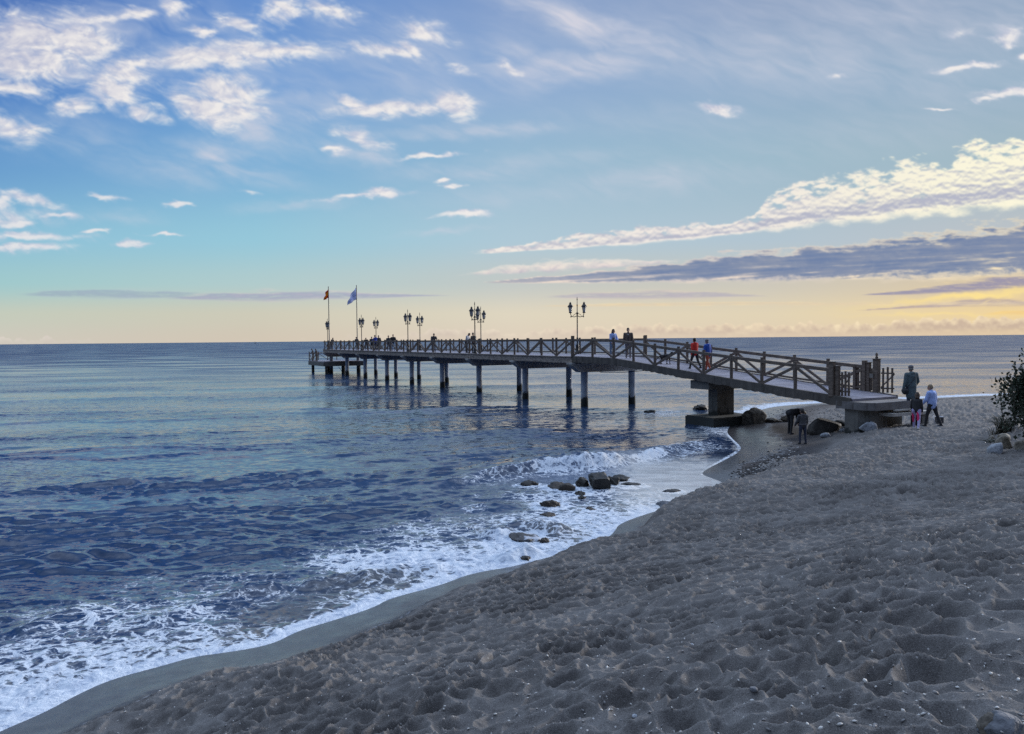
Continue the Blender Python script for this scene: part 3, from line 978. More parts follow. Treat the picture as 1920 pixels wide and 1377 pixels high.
def sea_mat(t, p, o):
    v = t.pos()
    cov, shal = t.attr('foam'), t.attr('shallow')
    # wind ripples as slope noise, at every distance
    lo = t.vmath('MULTIPLY', v, (.5, 1, 0))
    na = t.noise(lo, 3.4, 4, .62, out=1)
    nb = t.noise(lo, 7.5, 3, .6, out=1)
    va = t.vmath('SUBTRACT', na, (.5, .5, .5))
    vb = t.vmath('SUBTRACT', nb, (.5, .5, .5))
    far = t.math('POWER', t.step(t.vmath('LENGTH', v, out=1), 10, 420), .6)
    calm = t.step(t.noise(t.vmath('MULTIPLY', v, (.035, .11, 0)), 1, 4), .38, .62, .35, 1.15)
    amp_a = t.math('MULTIPLY', t.math('MULTIPLY_ADD', far, .00, .80), calm)
    amp_b = t.math('MULTIPLY', t.math('MULTIPLY_ADD', far, -.05, .60), calm)
    quiet = t.math('SUBTRACT', 1, t.math('MULTIPLY', shal, .92))
    tot = t.vmath('ADD', t.vmath('SCALE', va, amp_a), t.vmath('SCALE', vb, amp_b))
    tot = t.vmath('MULTIPLY', t.vmath('SCALE', tot, quiet), (1, 1, 0))
    geo = t.new('ShaderNodeNewGeometry')
    nrm = t.vmath('NORMALIZE', t.vmath('ADD', geo.outputs['Normal'], tot))
    deep = t.mix(t.step(t.noise(v, .12, 3), .35, .65), (.013, .034, .086), (.020, .048, .112))
    deep = t.mix(shal, deep, (.060, .066, .076))
    t.put(p.inputs['Base Color'], deep)
    t.put(p.inputs['Roughness'], t.math('MULTIPLY_ADD', t.math('MULTIPLY', far, calm), .50, .07))
    p.inputs['IOR'].default_value = 1.33
    t.put(p.inputs['Normal'], nrm)
    # lacy foam
    warp = t.vmath('ADD', v, t.vmath('SCALE', t.vmath('SUBTRACT', t.noise(v, 1.7, 4, .6, out=1), (.5, .5, .5)), .75))
    warp = t.vmath('MULTIPLY', warp, (.85, 1, .3))
    e1 = t.voro(warp, 3.6, 'DISTANCE_TO_EDGE')
    e2 = t.voro(warp, 9.0, 'DISTANCE_TO_EDGE')
    l1 = t.step(e1, .26, .0)
    l2 = t.step(e2, .28, .0)
    nn = t.noise(warp, 3.9, 6, .68)
    fine = t.noise(warp, 19, 4, .6)
    pat = t.math('ADD', t.math('ADD', t.math('MULTIPLY', l1, .18), t.math('MULTIPLY', l2, .14)), t.math('ADD', t.math('MULTIPLY', nn, .50), t.math('MULTIPLY', fine, .38)))
    thr = t.math('MULTIPLY_ADD', cov, -.80, .98)
    mask = t.math('ADD', t.math('MULTIPLY', t.step(t.math('SUBTRACT', pat, thr), -.02, .10), .62), t.math('MULTIPLY', t.step(t.math('SUBTRACT', pat, thr), -.20, .26), .38))
    mask = t.math('MULTIPLY', mask, t.step(cov, .03, .14))
    film = t.math('MULTIPLY', t.attr('film'), t.step(t.noise(t.vmath('MULTIPLY', v, (.5, 2.2, 0)), 1, 4, .6), .3, .7, .42, .74))
    mask = t.math('MAXIMUM', mask, film)
    fb = t.new('ShaderNodeBsdfPrincipled')
    t.put(fb.inputs['Base Color'], t.mix(t.attr('film'), t.mix(t.step(pat, .35, .8), (.36, .44, .58), (.72, .78, .86)), (.80, .78, .75)))
    fb.inputs['Roughness'].default_value = .6
    t.put(fb.inputs['Normal'], t.bump(t.math('ADD', pat, t.math('MULTIPLY', fine, .5)), .55, .04))
    fb.inputs['Subsurface Weight'].default_value = 0
    ms = t.new('ShaderNodeMixShader')
    t.link(t.math('MULTIPLY', mask, .96), ms.inputs[0])
    t.link(p.outputs[0], ms.inputs[1])
    t.link(fb.outputs[0], ms.inputs[2])
    t.link(ms.outputs[0], o.inputs[0])


M_sea = material('sea_water', sea_mat)
core = np.radians(np.arange(-36.5, 36.5, .075))
side = np.radians(np.arange(36.5, 80, .6))
phis = np.concatenate([-side[::-1], core, side])
inv = np.concatenate([[.06, .1, .2, .35, .5, .75], np.arange(1, 140, 1.3), np.arange(140, 780, 1.5), 780 * 1.03 ** np.arange(1, 30)])
rs = EYE * FPX / inv
X, Y = polar(phis, rs)
nearm = np.hypot(X, Y) < 400
D = np.full(X.shape, -300.0, np.float32)
rows = np.where(rs < 400)[0]
D[rows[0]:] = shore_distance(X[rows[0]:], Y[rows[0]:])
rr_ = np.hypot(X, Y)
cell = np.maximum(rr_ * .00131, np.abs(np.gradient(rs))[:, None] * np.ones_like(X) * .8)
Z, q_, ch_ = sea_height(X, Y, D, cell)
FO, PXX, PYY = foam_cover(X, Y, D, q_, ch_)
FO[:rows[0]] = 0
nz = fbm(X / .22, Y / .22, 3, 521)
Z = Z + FO * sstep(.04, .3, -D) * (.018 + .03 * nz) * sstep(40, 20, rr_)
SHAL = sstep(2.4, .2, -D + .6 * fbm(X / 2, Y / 2, 2, 531)) * sstep(34, 24, rr_)
SHAL = np.maximum(SHAL, sstep(1120, 1200, PXX) * sstep(848, 866, PYY) * sstep(960, 930, PYY) * sstep(4, 1, -D) * .9)
FILM = sstep(1110, 1200, PXX + 30 * nz) * sstep(852, 874, PYY) * sstep(985, 925, PYY) * sstep(1420, 1330, PXX)
sea = grid_mesh('sea', np.dstack([X, Y, Z]), D < .5, {'foam': FO, 'shallow': SHAL, 'film': FILM}, M_sea)
tag(sea, kind='structure')
del X, Y, Z, D, FO, PXX, PYY, q_, ch_, nz, SHAL, FILM, RO, wet, shine, cell, rr_
# ------------------------------------------------------------------ pier materials
def concrete(name, c, stain, algae=None):
    def b(t, p, o):
        v = t.pos()
        n = t.noise(v, 2.2, 5, .6)
        base = t.mix(t.step(n, .3, .7), tuple(x * .78 for x in c), tuple(x * 1.15 for x in c))
        streak = t.noise(t.vmath('MULTIPLY', v, (5, 5, .7)), 1, 4, .6)
        base = t.mix(t.step(streak, .52, .74, 0, .75), base, stain)
        base = t.mix(t.step(t.noise(v, 26, 3), .58, .72, 0, .5), base, tuple(x * .35 for x in c))
        if algae:
            sp = t.new('ShaderNodeSeparateXYZ')
            t.link(v, sp.inputs[0])
            h = t.math('ADD', sp.outputs[2], t.math('MULTIPLY', t.noise(v, 3.5, 4), -.9))
            base = t.mix(t.step(h, algae + .12, algae - .12), base, (.030, .034, .032))
        t.put(p.inputs['Base Color'], base)
        p.inputs['Roughness'].default_value = .85
        t.put(p.inputs['Normal'], t.bump(t.noise(v, 18, 5, .6), .5, .02))
    return material(name, b)


def timber(name, c, vary=.4):
    def b(t, p, o):
        v = t.obj()
        n = t.noise(t.vmath('MULTIPLY', v, (6, 1.2, 6)), 3, 5, .6)
        base = t.mix(t.step(n, .3, .72), tuple(x * (1 - vary) for x in c), tuple(x * (1 + vary) for x in c))
        base = t.mix(t.step(t.noise(v, 1.3, 3), .5, .8, 0, .5), base, tuple(x * .5 for x in c))
        t.put(p.inputs['Base Color'], base)
        p.inputs['Roughness'].default_value = .75
        t.put(p.inputs['Normal'], t.bump(n, .4, .01))
    return material(name, b)


M_pile = concrete('pile_concrete', (.52, .56, .62), (.22, .21, .20), .12)
M_cap = concrete('cap_concrete', (.48, .46, .43), (.17, .15, .13))
M_dark_con = concrete('weathered_concrete', (.18, .172, .16), (.06, .055, .05), .18)
M_slab_pale = concrete('worn_slab', (.19, .178, .178), (.07, .062, .06))
M_slab = concrete('slab_edge', (.12, .105, .092), (.045, .038, .034))
M_rail = timber('rail_timber', (.155, .120, .097))
M_rail_far = timber('pale_rail_timber', (.20, .18, .165))
M_fascia = timber('fascia_timber', (.33, .275, .235), .5)
M_iron = solid('black_iron', (.022, .023, .026), .45, .3, 20, .15)
M_pole = solid('grey_pole_metal', (.20, .20, .20), .4, .15, 6, .1, .6)


def deck_b(t, p, o):
    v = t.obj()
    br = t.new('ShaderNodeTexBrick')
    t.put(br.inputs['Vector'], t.vmath('MULTIPLY', v, (1, 1, 0)))
    br.inputs['Scale'].default_value = 1.0
    br.inputs['Brick Width'].default_value = 2.4
    br.inputs['Row Height'].default_value = .145
    br.inputs['Mortar Size'].default_value = .006
    t.put(br.inputs['Color1'], (.34, .315, .37))
    t.put(br.inputs['Color2'], (.26, .245, .29))
    t.put(br.inputs['Mortar'], (.04, .035, .035))
    c = t.mix(t.step(t.noise(v, 1.5, 4), .4, .75, 0, .6), br.outputs[0], (.15, .135, .15))
    t.put(p.inputs['Base Color'], c)
    p.inputs['Roughness'].default_value = .62
    t.put(p.inputs['Normal'], t.bump(t.noise(v, 30, 4), .3, .01))


M_deck = material('deck_boards', deck_b)

# ------------------------------------------------------------------ pier: local x runs across it, local y runs out to sea
PIER_ORIGIN, PIER_ANG = Vector((4.56, 49.0, 0)), math.atan2(.463, .887)
PM = Matrix.Translation(PIER_ORIGIN) @ Matrix.Rotation(PIER_ANG, 4, 'Z')
SP = 7.83                      # between pile bents
DZ = 3.23                      # deck level
T0, T1 = -.86, 4.02            # edges of the deck
END = 63.4
pier = empty('pier', PIER_ORIGIN, PIER_ANG)
tag(pier, "long timber decked pier on round concrete piles reaching out to sea", 'pier')
rnd = random.Random(4)

mb = MB()
mb.box((T0 + .07, -1.0, DZ - .14), (T1 - .07, END, DZ))
mb.build('deck', M_deck, pier)
for side_, x0, x1 in ((0, T0 - .05, T0 + .065), (1, T1 - .065, T1 + .05)):
    for k in range(9):
        a, b = k * SP - (0 if k else 0), min((k + 1) * SP, END) - .03
        for a2, b2 in ((a, (a + b) / 2 - .015), ((a + b) / 2 + .015, b)):
            mb = MB()
            j = rnd.uniform(-.012, .012)
            mb.beam(((x0 + x1) / 2 + j, a2, DZ - .215), ((x0 + x1) / 2 + j, b2, DZ - .235), .115, .40, bev=.08)
            mb.beam(((x0 + x1) / 2 + j - (.03 if side_ == 0 else -.03), a2, DZ - .02), ((x0 + x1) / 2 + j - (.03 if side_ == 0 else -.03), b2, DZ - .02), .18, .06)
            mb.build('fascia_board', M_fascia, pier)
mb = MB()
mb.beam((T0, END + .05, DZ - .2), (T1, END + .05, DZ - .2), .1, .46)
mb.build('end_board', M_fascia, pier)
for x in (-.15, 1.0, 2.2, 3.3):        # joists that show from below
    mb = MB()
    mb.beam((x, .2, DZ - .30), (x, END - .3, DZ - .30), .28, .32)
    mb.build('joist', M_slab, pier)
for k in range(9):
    s = k * SP
    mb = MB()
    zt = DZ - .44
    prof = [(-1.02, zt), (4.35, zt), (4.35, zt - .16), (3.9, zt - .56), (-.42, zt - .56), (-.92, zt - .22), (-1.02, zt - .14)]
    mb.prism([(a, b) for a, b in prof], s - .30, s + .30, 1)
    mb.box((-1.10, s - .34, zt - .06), (-.80, s + .34, zt + .05))
    mb.build('cap_beam', M_cap, pier)
    for x in (0, 3.72):
        mb = MB()
        mb.lathe([(.235, -3.0), (.235, .2), (.225, .8), (.225, zt - .53), (.24, zt - .52)], (x + rnd.uniform(-.03, .03), s, 0), 20)
        mb.build('pile', M_pile, pier)

BAY = SP / 4
NB = 32


def railing(parent, name, x, s0, n, bay, zf, mat, flip=0, bottom=False, thick=(), post_h=1.2):
    """posts, top rail and alternating diagonals along local y"""
    top = MB()
    for k in range(n):
        a, b = s0 + k * bay, s0 + (k + 1) * bay
        top.beam((x, a, zf(a) + 1.03), (x, b, zf(b) + 1.03), .10, .145)
    rail = top.build(name, mat, parent)
    for k in range(n + 1):
        s = s0 + k * bay
        w = .118 if k not in thick else .18
        p = MB()
        j = rnd.uniform(-.012, .012)
        p.beam((x, s, zf(s) - .03), (x + j, s + rnd.uniform(-.012, .012), zf(s) + post_h + (.1 if k in thick else 0) + rnd.uniform(-.01, .01)), w, w, up=(0, 1, 0))
        p.build('rail_post', mat, rail)
    for k in range(n):
        a, b = s0 + k * bay, s0 + (k + 1) * bay
        lo_a, hi_b = zf(a) + .06, zf(b) + .95
        lo_b, hi_a = zf(b) + .06, zf(a) + .95
        p = MB()
        if (k + flip) % 2:
            p.beam((x - .012, a + .05, lo_a), (x - .012, b - .05, hi_b), .06, .12)
        else:
            p.beam((x - .012, a + .05, hi_a), (x - .012, b - .05, lo_b), .06, .12)
        p.build('diagonal_brace', mat, rail)
    if bottom:
        p = MB()
        for k in range(n):
            a, b = s0 + k * bay, s0 + (k + 1) * bay
            p.beam((x, a, zf(a) + .12), (x, b, zf(b) + .12), .06, .09)
        p.build('bottom_rail', mat, rail)
    return rail


flat = lambda s: DZ
railing(pier, 'railing', T0 + .02, 0, NB, BAY, flat, M_rail, 0, False, (0,))
railing(pier, 'railing', T1 - .05, -1.14, NB + 1, BAY * .995, flat, M_rail, 1, True, (0,))
# rail across the seaward end
mb = MB()
mb.beam((T0, END - .1, DZ + 1.03), (T1, END - .1, DZ + 1.03), .085, .125)
er = mb.build('railing', M_rail, pier)
for k in range(1, 4):
    x = T0 + (T1 - T0) * k / 4
    p = MB()
    p.beam((x, END - .1, DZ), (x, END - .1, DZ + 1.2), .105, .105, up=(0, 1, 0))
    p.build('rail_post', M_rail, er)
    p = MB()
    x2 = T0 + (T1 - T0) * (k - 1) / 4
    p.beam((x2, END - .09, DZ + (.06 if k % 2 else .95)), (x, END - .09, DZ + (.95 if k % 2 else .06)), .055, .105, up=(0, 1, 0))
    p.build('diagonal_brace', M_rail, er)

# ------------------------------------------------------------------ lower landing at the seaward end
landing = empty('boat_landing', PM @ Vector((1.0, 64, 0)), PIER_ANG)
tag(landing, "low boat landing with its own railing under the far end of the pier", 'boat landing')
LZ = 1.66
off = Vector((1.0, 64, 0))
mb = MB()
mb.box((-2.65, -4.0, LZ - .14), (2.7, 4.6, LZ))
mb.build('deck', M_deck, landing)
mb = MB()
mb.box((-2.72, -4.05, LZ - .62), (2.75, -3.75, LZ - .1))
mb.box((-2.72, -3.75, LZ - .62), (-2.42, 4.65, LZ - .1))
mb.box((2.45, -3.75, LZ - .62), (2.75, 4.65, LZ - .1))
mb.box((-2.42, 4.35, LZ - .62), (2.45, 4.65, LZ - .1))
mb.build('edge_beam', M_dark_con, landing)
for x, y in ((-2.2, -3.5), (2.2, -3.5), (-2.2, 4.1), (2.2, 4.1), (0, -3.5), (0, 4.1)):
    mb = MB()
    mb.lathe([(.20, -3), (.20, LZ - .6)], (x, y, 0), 16)
    mb.build('pile', M_dark_con, landing)
rl = railing(landing, 'railing', -2.6, .5, 2, 2.0, lambda s: LZ, M_rail, 0, True, (), 1.25)
mb = MB()
mb.beam((-2.6, 4.5, LZ + 1.03), (2.6, 4.5, LZ + 1.03), .085, .125)
er = mb.build('railing', M_rail, landing)
for k in range(1, 5):
    p = MB()
    p.beam((-2.6 + 1.3 * k, 4.5, LZ), (-2.6 + 1.3 * k, 4.5, LZ + 1.2), .1, .1, up=(0, 1, 0))
    p.build('rail_post', M_rail, er)
    p = MB()
    p.beam((-2.6 + 1.3 * (k - 1), 4.49, LZ + (.06 if k % 2 else .95)), (-2.6 + 1.3 * k, 4.49, LZ + (.95 if k % 2 else .06)), .055, .1, up=(0, 1, 0))
    p.build('diagonal_brace', M_rail, er)
mb = MB()
mb.tube([(-.5, -3.2, .9), (-.1, -3.6, .2), (.2, -3.7, -.6)], .03, 6)
mb.build('mooring_rope', M_rail, landing)

# ------------------------------------------------------------------ ramp down to the beach (same axes, s runs negative)
RT0, RT1 = -.86, 1.98


def ramp_z(s):
    return float(np.interp(s, [-21.6, -19.6, -15.8, -10.5, -8.2, -6.3, -4.4, 0], [1.77, 1.95, 2.23, 2.66, 2.86, 3.03, 3.18, DZ]))


ramp = empty('ramp', PM @ Vector((0, -10, 0)), PIER_ANG)
RO_ = Vector((0, -10, 0))
tag(ramp, "sloping deck with zigzag railings leading from the beach up to the pier", 'ramp')


class Shift(MB):
    """pier coordinates -> coordinates of a thing standing at pier point o"""

    def __init__(self, o):
        super().__init__()
        self.o = o

    def add(self, vs, fs, mat=0, smooth=False):
        super().add([(p[0] - self.o[0], p[1] - self.o[1], p[2] - self.o[2]) for p in vs], fs, mat, smooth)


S_ST = [0.0, -2.2, -4.4, -6.3, -8.2, -10.5, -13.2, -15.8, -18, -19.6, -20.6]
mb = Shift(RO_)
for a, b in zip(S_ST[:-1], S_ST[1:]):
    a2 = min(a, -1.02)
    if b < a2:
        za, zb = ramp_z(a2), ramp_z(b)
        mb.add([(RT0 + .1, a2, za), (RT1 - .1, a2, za), (RT1 - .1, b, zb), (RT0 + .1, b, zb), (RT0 + .1, a2, za - .1), (RT1 - .1, a2, za - .1), (RT1 - .1, b, zb - .1), (RT0 + .1, b, zb - .1)],
               [(0, 3, 2, 1), (4, 5, 6, 7), (0, 1, 5, 4), (2, 3, 7, 6), (1, 2, 6, 5), (3, 0, 4, 7)])
mb.build('deck', M_deck, ramp)
rr2 = random.Random(9)
for x0, x1 in ((RT0 - .04, RT0 + .1), (RT1 - .1, RT1 + .04)):
    mb = Shift(RO_)
    prev = None
    N = 90
    rows_ = []
    for k in range(N + 1):
        s = -.03 - k * (20.5 / N)
        z = ramp_z(s)
        j = rr2.uniform(-.018, .018)
        lo = z - .34 + rr2.uniform(-.05, .02)
        rows_.append([(x0 + (j if x0 < 0 else 0), s, z + .03), (x1 + (0 if x0 < 0 else j), s, z + .03), (x1 + (0 if x0 < 0 else j), s, lo), (x0 + j * 1.5, s, lo)])
    vs = [p for r_ in rows_ for p in r_]
    fs = [(i * 4 + a, i * 4 + (a + 1) % 4, i * 4 + 4 + (a + 1) % 4, i * 4 + 4 + a) for i in range(N) for a in range(4)]
    fs += [(3, 2, 1, 0), (N * 4, N * 4 + 1, N * 4 + 2, N * 4 + 3)]
    mb.add(vs, fs)
    mb.build('edge_beam', M_slab, ramp)
mb = Shift(RO_)
for a, b in zip(S_ST[:-1], S_ST[1:]):
    za, zb = ramp_z(a) - .12, ramp_z(b) - .12
    mb.add([(RT0 + .12, a - .32, za), (RT1 - .12, a - .32, za), (RT1 - .12, b - .32, zb), (RT0 + .12, b - .32, zb), (RT0 + .12, a - .32, za - .2), (RT1 - .12, a - .32, za - .2), (RT1 - .12, b - .32, zb - .2), (RT0 + .12, b - .32, zb - .2)],
           [(0, 3, 2, 1), (4, 5, 6, 7), (0, 1, 5, 4), (2, 3, 7, 6), (1, 2, 6, 5), (3, 0, 4, 7)])
mb.build('slab', M_slab, ramp)
# support: cap, column, footing
zc = ramp_z(-11.7) - .38
mb = Shift(RO_)
mb.box((-.75, -12.35, zc - .40), (2.05, -11.0, zc + .02))
mb.build('cap_beam', M_dark_con, ramp)
mb = Shift(RO_)
mb.box((.10, -12.0, .3), (1.2, -11.35, zc - .4))
mb.build('column', M_dark_con, ramp)
mb = Shift(RO_)
c_ = .05
mb.prism([(-1.05, -13.0), (1.9, -13.0), (1.9, -10.95), (-1.05, -10.95)], -.8, .42, 2)
mb.prism([(-1.05 + c_, -13.0 + c_), (1.9 - c_, -13.0 + c_), (1.9 - c_, -10.95 - c_), (-1.05 + c_, -10.95 - c_)], .42, .46, 2)
mb.build('footing', M_dark_con, ramp)


class ShiftRail:
    pass


def rz_local(s):
    return ramp_z(s - 10)


PITCHR = 1.905
railing(ramp, 'railing', RT0 + .04, -4.43 + 10 - 8 * PITCHR, 8, PITCHR, rz_local, M_rail, 1, False, (0,), 1.2)
railing(ramp, 'railing', RT0 + .04, -4.43 + 10, 2, 2.2, rz_local, M_rail, 1, False, (), 1.2)
railing(ramp, 'railing', RT1 - .06, -3.79 + 10 - 8 * PITCHR, 8, PITCHR, rz_local, M_rail, 0, True, (0, 8), 1.2)
# landward stretch with the gate: double posts, picket leaves folded back
zg = ramp_z(-19.6)
for x, s, w, h in ((RT0 + .05, -19.62, .19, 1.34), (RT0 + .12, -19.86, .16, 1.20), (RT1 - .02, -19.2, .16, 1.22), (RT1 + .02, -19.55, .24, 1.40), (RT1 - .06, -18.55, .14, 1.0)):
    p = Shift(RO_)
    z0 = ramp_z(s)
    p.beam((x, s, z0 - .05), (x, s, z0 + h), w, w, up=(0, 1, 0))
    p.beam((x, s, z0 + h), (x, s, z0 + h + .03), w + .06, w + .06, up=(0, 1, 0))
    if w > .2:
        p.lathe([(.05, 0), (.07, .05), (.035, .10), (.06, .15), (.05, .21), (.01, .26)], (x, s, z0 + h + .03), 10)
    p.build('gate_post', M_rail, ramp)
p = Shift(RO_)
p.box((RT1 - .16, -19.52, zg + .62), (RT1 - .145, -19.34, zg + .80))
p.build('lock_plate', M_pole, ramp)


def leaf(p0, p1, z, n, hs):
    """small picket gate leaf between two plan points"""
    g = Shift(RO_)
    a, b = Vector((*p0, 0)), Vector((*p1, 0))
    for hz in (.22, .86):
        g.beam(a + Vector((0, 0, z + hz)), b + Vector((0, 0, z + hz)), .04, .06)
    g.beam(a + Vector((0, 0, z + .25)), b + Vector((0, 0, z + .83)), .035, .055)
    gate = g.build('picket_gate', M_rail, ramp)
    for k in range(n):
        q = a.lerp(b, (k + .5) / n)
        e = Shift(RO_)
        e.beam((q.x, q.y, z + .04), (q.x, q.y, z + hs + (.04 if k % 2 else 0)), .06, .085, up=(b - a).normalized())
        e.build('picket', M_rail, gate)


leaf((RT0 + .16, -19.96), (RT0 + .36, -20.27), zg - .05, 3, 1.0)
leaf((RT1 + .10, -19.70), (RT1 + .38, -20.13), zg - .04, 3, 1.08)
leaf((RT1 - .02, -18.6), (RT1 - .01, -19.4), zg + .04, 5, .98)
# abutment the ramp lands on, with a step and a second, lower slab
ab = empty('abutment', PM @ Vector((.6, -21.3, .4)), PIER_ANG)
tag(ab, "stepped grey concrete block on the sand carrying the foot of the ramp", 'concrete block')
AO = Vector((.6, -21.3, .4))
mb = Shift(AO)
mb.prism([(-.90, -19.9), (2.02, -19.9), (2.02, -21.55), (-.62, -21.55), (-.90, -21.2)], 1.46, 1.76, 2)
mb.build('top_slab', M_slab_pale, ab)
mb = Shift(AO)
mb.prism([(-.80, -20.25), (.55, -20.25), (.55, -21.15), (-.45, -21.15), (-.80, -20.85)], .1, 1.46, 2)
mb.build('base_block', M_dark_con, ab)
mb = Shift(AO)
mb.box((.55, -20.75, .1), (2.0, -20.1, 1.46))
mb.build('back_wall', M_dark_con, ab)
mb = Shift(AO)
mb.box((.05, -21.75, 1.21), (2.45, -21.16, 1.33))
mb.box((.35, -21.68, 1.40), (1.95, -21.553, 1.455))
mb.build('step_slab', M_cap, ab)
mb = Shift(AO)
mb.box((1.9, -21.7, .1), (2.3, -21.2, 1.21))
mb.build('step_support', M_dark_con, ab)
# loose cable hanging below the first span of the ramp
mb = MB()
P_ = [PM @ Vector(q) for q in ((-.9, -1.6, 2.75), (-.9, -3.2, 2.35), (-.2, -4.6, 2.38), (.6, -5.8, 2.50))]
cb = empty('hanging_cable', P_[0])
mb.tube([p - P_[0] for p in P_], .022, 6)
mb.build('cable', M_iron, cb)
tag(cb, "thin dark cable sagging under the upper end of the ramp", 'cable')

# ------------------------------------------------------------------ street lamps on the pier
M_glass = solid('lantern_glass', (.55, .55, .52), .25, .1, 8, 0)


def make_lamp():
    root = empty('street_lamp', (0, 0, 0))
    b = MB()
    b.lathe([(.17, 0), (.17, .10), (.12, .14), (.12, .55), (.14, .60), (.09, .68), (.07, .80)], n=14)
    b.build('base', M_iron, root)
    b = MB()
    b.lathe([(.055, .78), (.05, 1.1), (.075, 1.13), (.075, 1.18), (.045, 1.22), (.040, 2.85), (.07, 2.9), (.07, 2.98), (.035, 3.05), (.03, 3.5), (.055, 3.55), (.025, 3.62), (.02, 3.9), (.04, 3.95), (.012, 4.16)], n=12)
    b.build('pole', M_iron, root)
    for sgn in (-1, 1):
        a = MB()
        a.tube([(0, sgn * .03, 2.78), (0, sgn * .20, 2.70), (0, sgn * .40, 2.74), (0, sgn * .47, 2.86), (0, sgn * .50, 3.0)], [.028, .026, .026, .026, .035], 8)
        a.tube([(0, sgn * .04, 3.02), (0, sgn * .14, 2.92), (0, sgn * .24, 2.86), (0, sgn * .33, 2.76)], .016, 6)
        a.lathe([(.02, -.12), (.05, -.06), (.02, 0)], (0, sgn * .46, 2.78), 8)
        a.build('arm', M_iron, root)
        c = MB()
        y = sgn * .50
        for k in range(4):          # corner bars
            an = math.pi / 4 + k * math.pi / 2
            c.tube([(.105 * math.cos(an), y + .105 * math.sin(an), 3.04), (.165 * math.cos(an), y + .165 * math.sin(an), 3.42)], .012, 5)
        c.lathe([(.05, 2.98), (.115, 3.0), (.115, 3.05), (.05, 3.06)], (0, y, 0), 4 * 3)
        lan = c.build('lantern', M_iron, root)
        g = MB()
        g.lathe([(.095, 3.055), (.15, 3.415)], (0, y, 0), 8)
        g.build('glass', M_glass, lan)
        h = MB()
        h.lathe([(.175, 3.42), (.22, 3.43), (.20, 3.48), (.11, 3.60), (.075, 3.64), (.08, 3.70), (.10, 3.72), (.05, 3.74), (.02, 3.80)], (0, y, 0), 12)
        h.build('roof', M_iron, lan)
    return root


def children(o):
    return [c for c in bpy.data.objects if c.parent == o]


def copy_tree(o, parent=None):
    c = o.copy()
    col.objects.link(c)
    c.parent = parent
    for ch in children(o):
        copy_tree(ch, c)
    return c


LAMPS = [(T1 - .35, 1, 52, "black twin lantern lamp post nearest the beach, by the head of the ramp"),
         (T0 + .3, 2, 6, "black twin lantern lamp post beside the bending person in a pale top"),
         (T1 - .35, 3, 10, "black lamp post just right of the taller looking one at mid pier"),
         (T0 + .3, 4, 6, "black lamp post left of the lone person leaning at mid pier"),
         (T1 - .35, 5, 8, "slightly smaller looking lamp post right next to its neighbour at mid pier"),
         (T0 + .3, 6, 4, "black twin lantern lamp post standing right by the pale flag's pole"),
         (T1 - .35, 7, 8, "black lamp post rising behind the small crowd near the pier end"),
         (T0 + .3, 8, 0, "farthest lamp post, right by the striped flag's pole")]
lamp0 = make_lamp()
protos = None
lamps = [lamp0]
for k in range(1, len(LAMPS)):
    lamps.append(copy_tree(lamp0))
for o, (x, bent, dr, lb) in zip(lamps, LAMPS):
    o.location = PM @ Vector((x, bent * SP - (1.3 if bent == 1 else .5), DZ + .002))
    o.rotation_euler = (0, 0, PIER_ANG + R(dr))
    tag(o, lb, 'street lamp', 'twin lantern lamp posts along the pier')


# ------------------------------------------------------------------ flags
def flag_mat(name, bands, edge=.02):
    def b(t, p, o):
        f = t.attr('hoist')
        stops = []
        c = t.ramp(f, bands, 'CONSTANT')
        t.put(p.inputs['Base Color'], c)
        p.inputs['Roughness'].default_value = .8
        tl = t.new('ShaderNodeBsdfTranslucent')
        t.put(tl.inputs[0], c)
        ms = t.new('ShaderNodeMixShader')
        ms.inputs[0].default_value = .55
        t.link(p.outputs[0], ms.inputs[1])
        t.link(tl.outputs[0], ms.inputs[2])
        t.link(ms.outputs[0], o.inputs[0])
    return material(name, b)


M_flag_a = flag_mat('striped_flag_cloth', [(0, (.70, .045, .03)), (.27, (.85, .46, .04)), (.73, (.70, .045, .03))])
M_flag_b = flag_mat('pale_flag_cloth', [(0, (.62, .67, .84)), (.36, (.36, .42, .72)), (.42, (.60, .66, .84)), (.55, (.36, .42, .72)), (.60, (.64, .70, .86))])


def flagpole(loc, top, mat, hoist, fly, lb):
    root = empty('flagpole', loc)
    b = MB()
    b.lathe([(.075, 0), (.07, 1.0), (.05, top - .1), (.05, top - .05), (.07, top), (.03, top + .08)], n=10)
    b.build('pole', M_pole, root)
    NU_, NV_ = 22, 12
    vs, fs, hv = [], [], []
    for i in range(NU_ + 1):
        q = i / NU_
        for j in range(NV_ + 1):
            r = j / NV_
            zt, zb = top - .15, top - .15 - hoist
            z_att = zt + (zb - zt) * r
            pinch = 1 - .62 * q
            mid = zb + (zt - zb) * .35
            z = mid + (z_att - mid) * pinch + fly[2] * q ** 1.15
            fold = .16 * math.sin(q * 9 + r * 2.4) * min(1, q * 2.5)
            vs.append((fly[0] * q + fold * .45 * (1 if r < .5 else .6), fly[1] * q + fold, z))
            hv.append(1 - r)
    for i in range(NU_):
        for j in range(NV_):
            a = i * (NV_ + 1) + j
            fs.append((a, a + 1, a + NV_ + 2, a + NV_ + 1))
    me = bpy.data.meshes.new('flag')
    me.from_pydata(vs, [], fs)
    me.polygons.foreach_set('use_smooth', [True] * len(fs))
    at_ = me.attributes.new('hoist', 'FLOAT', 'POINT')
    at_.data.foreach_set('value', hv)
    fl = link_mesh('flag', me, mat, root)
    so = fl.modifiers.new('cloth', 'SOLIDIFY')
    so.thickness = .012
    tag(root, lb, 'flagpole', 'flagpoles at the pier end')


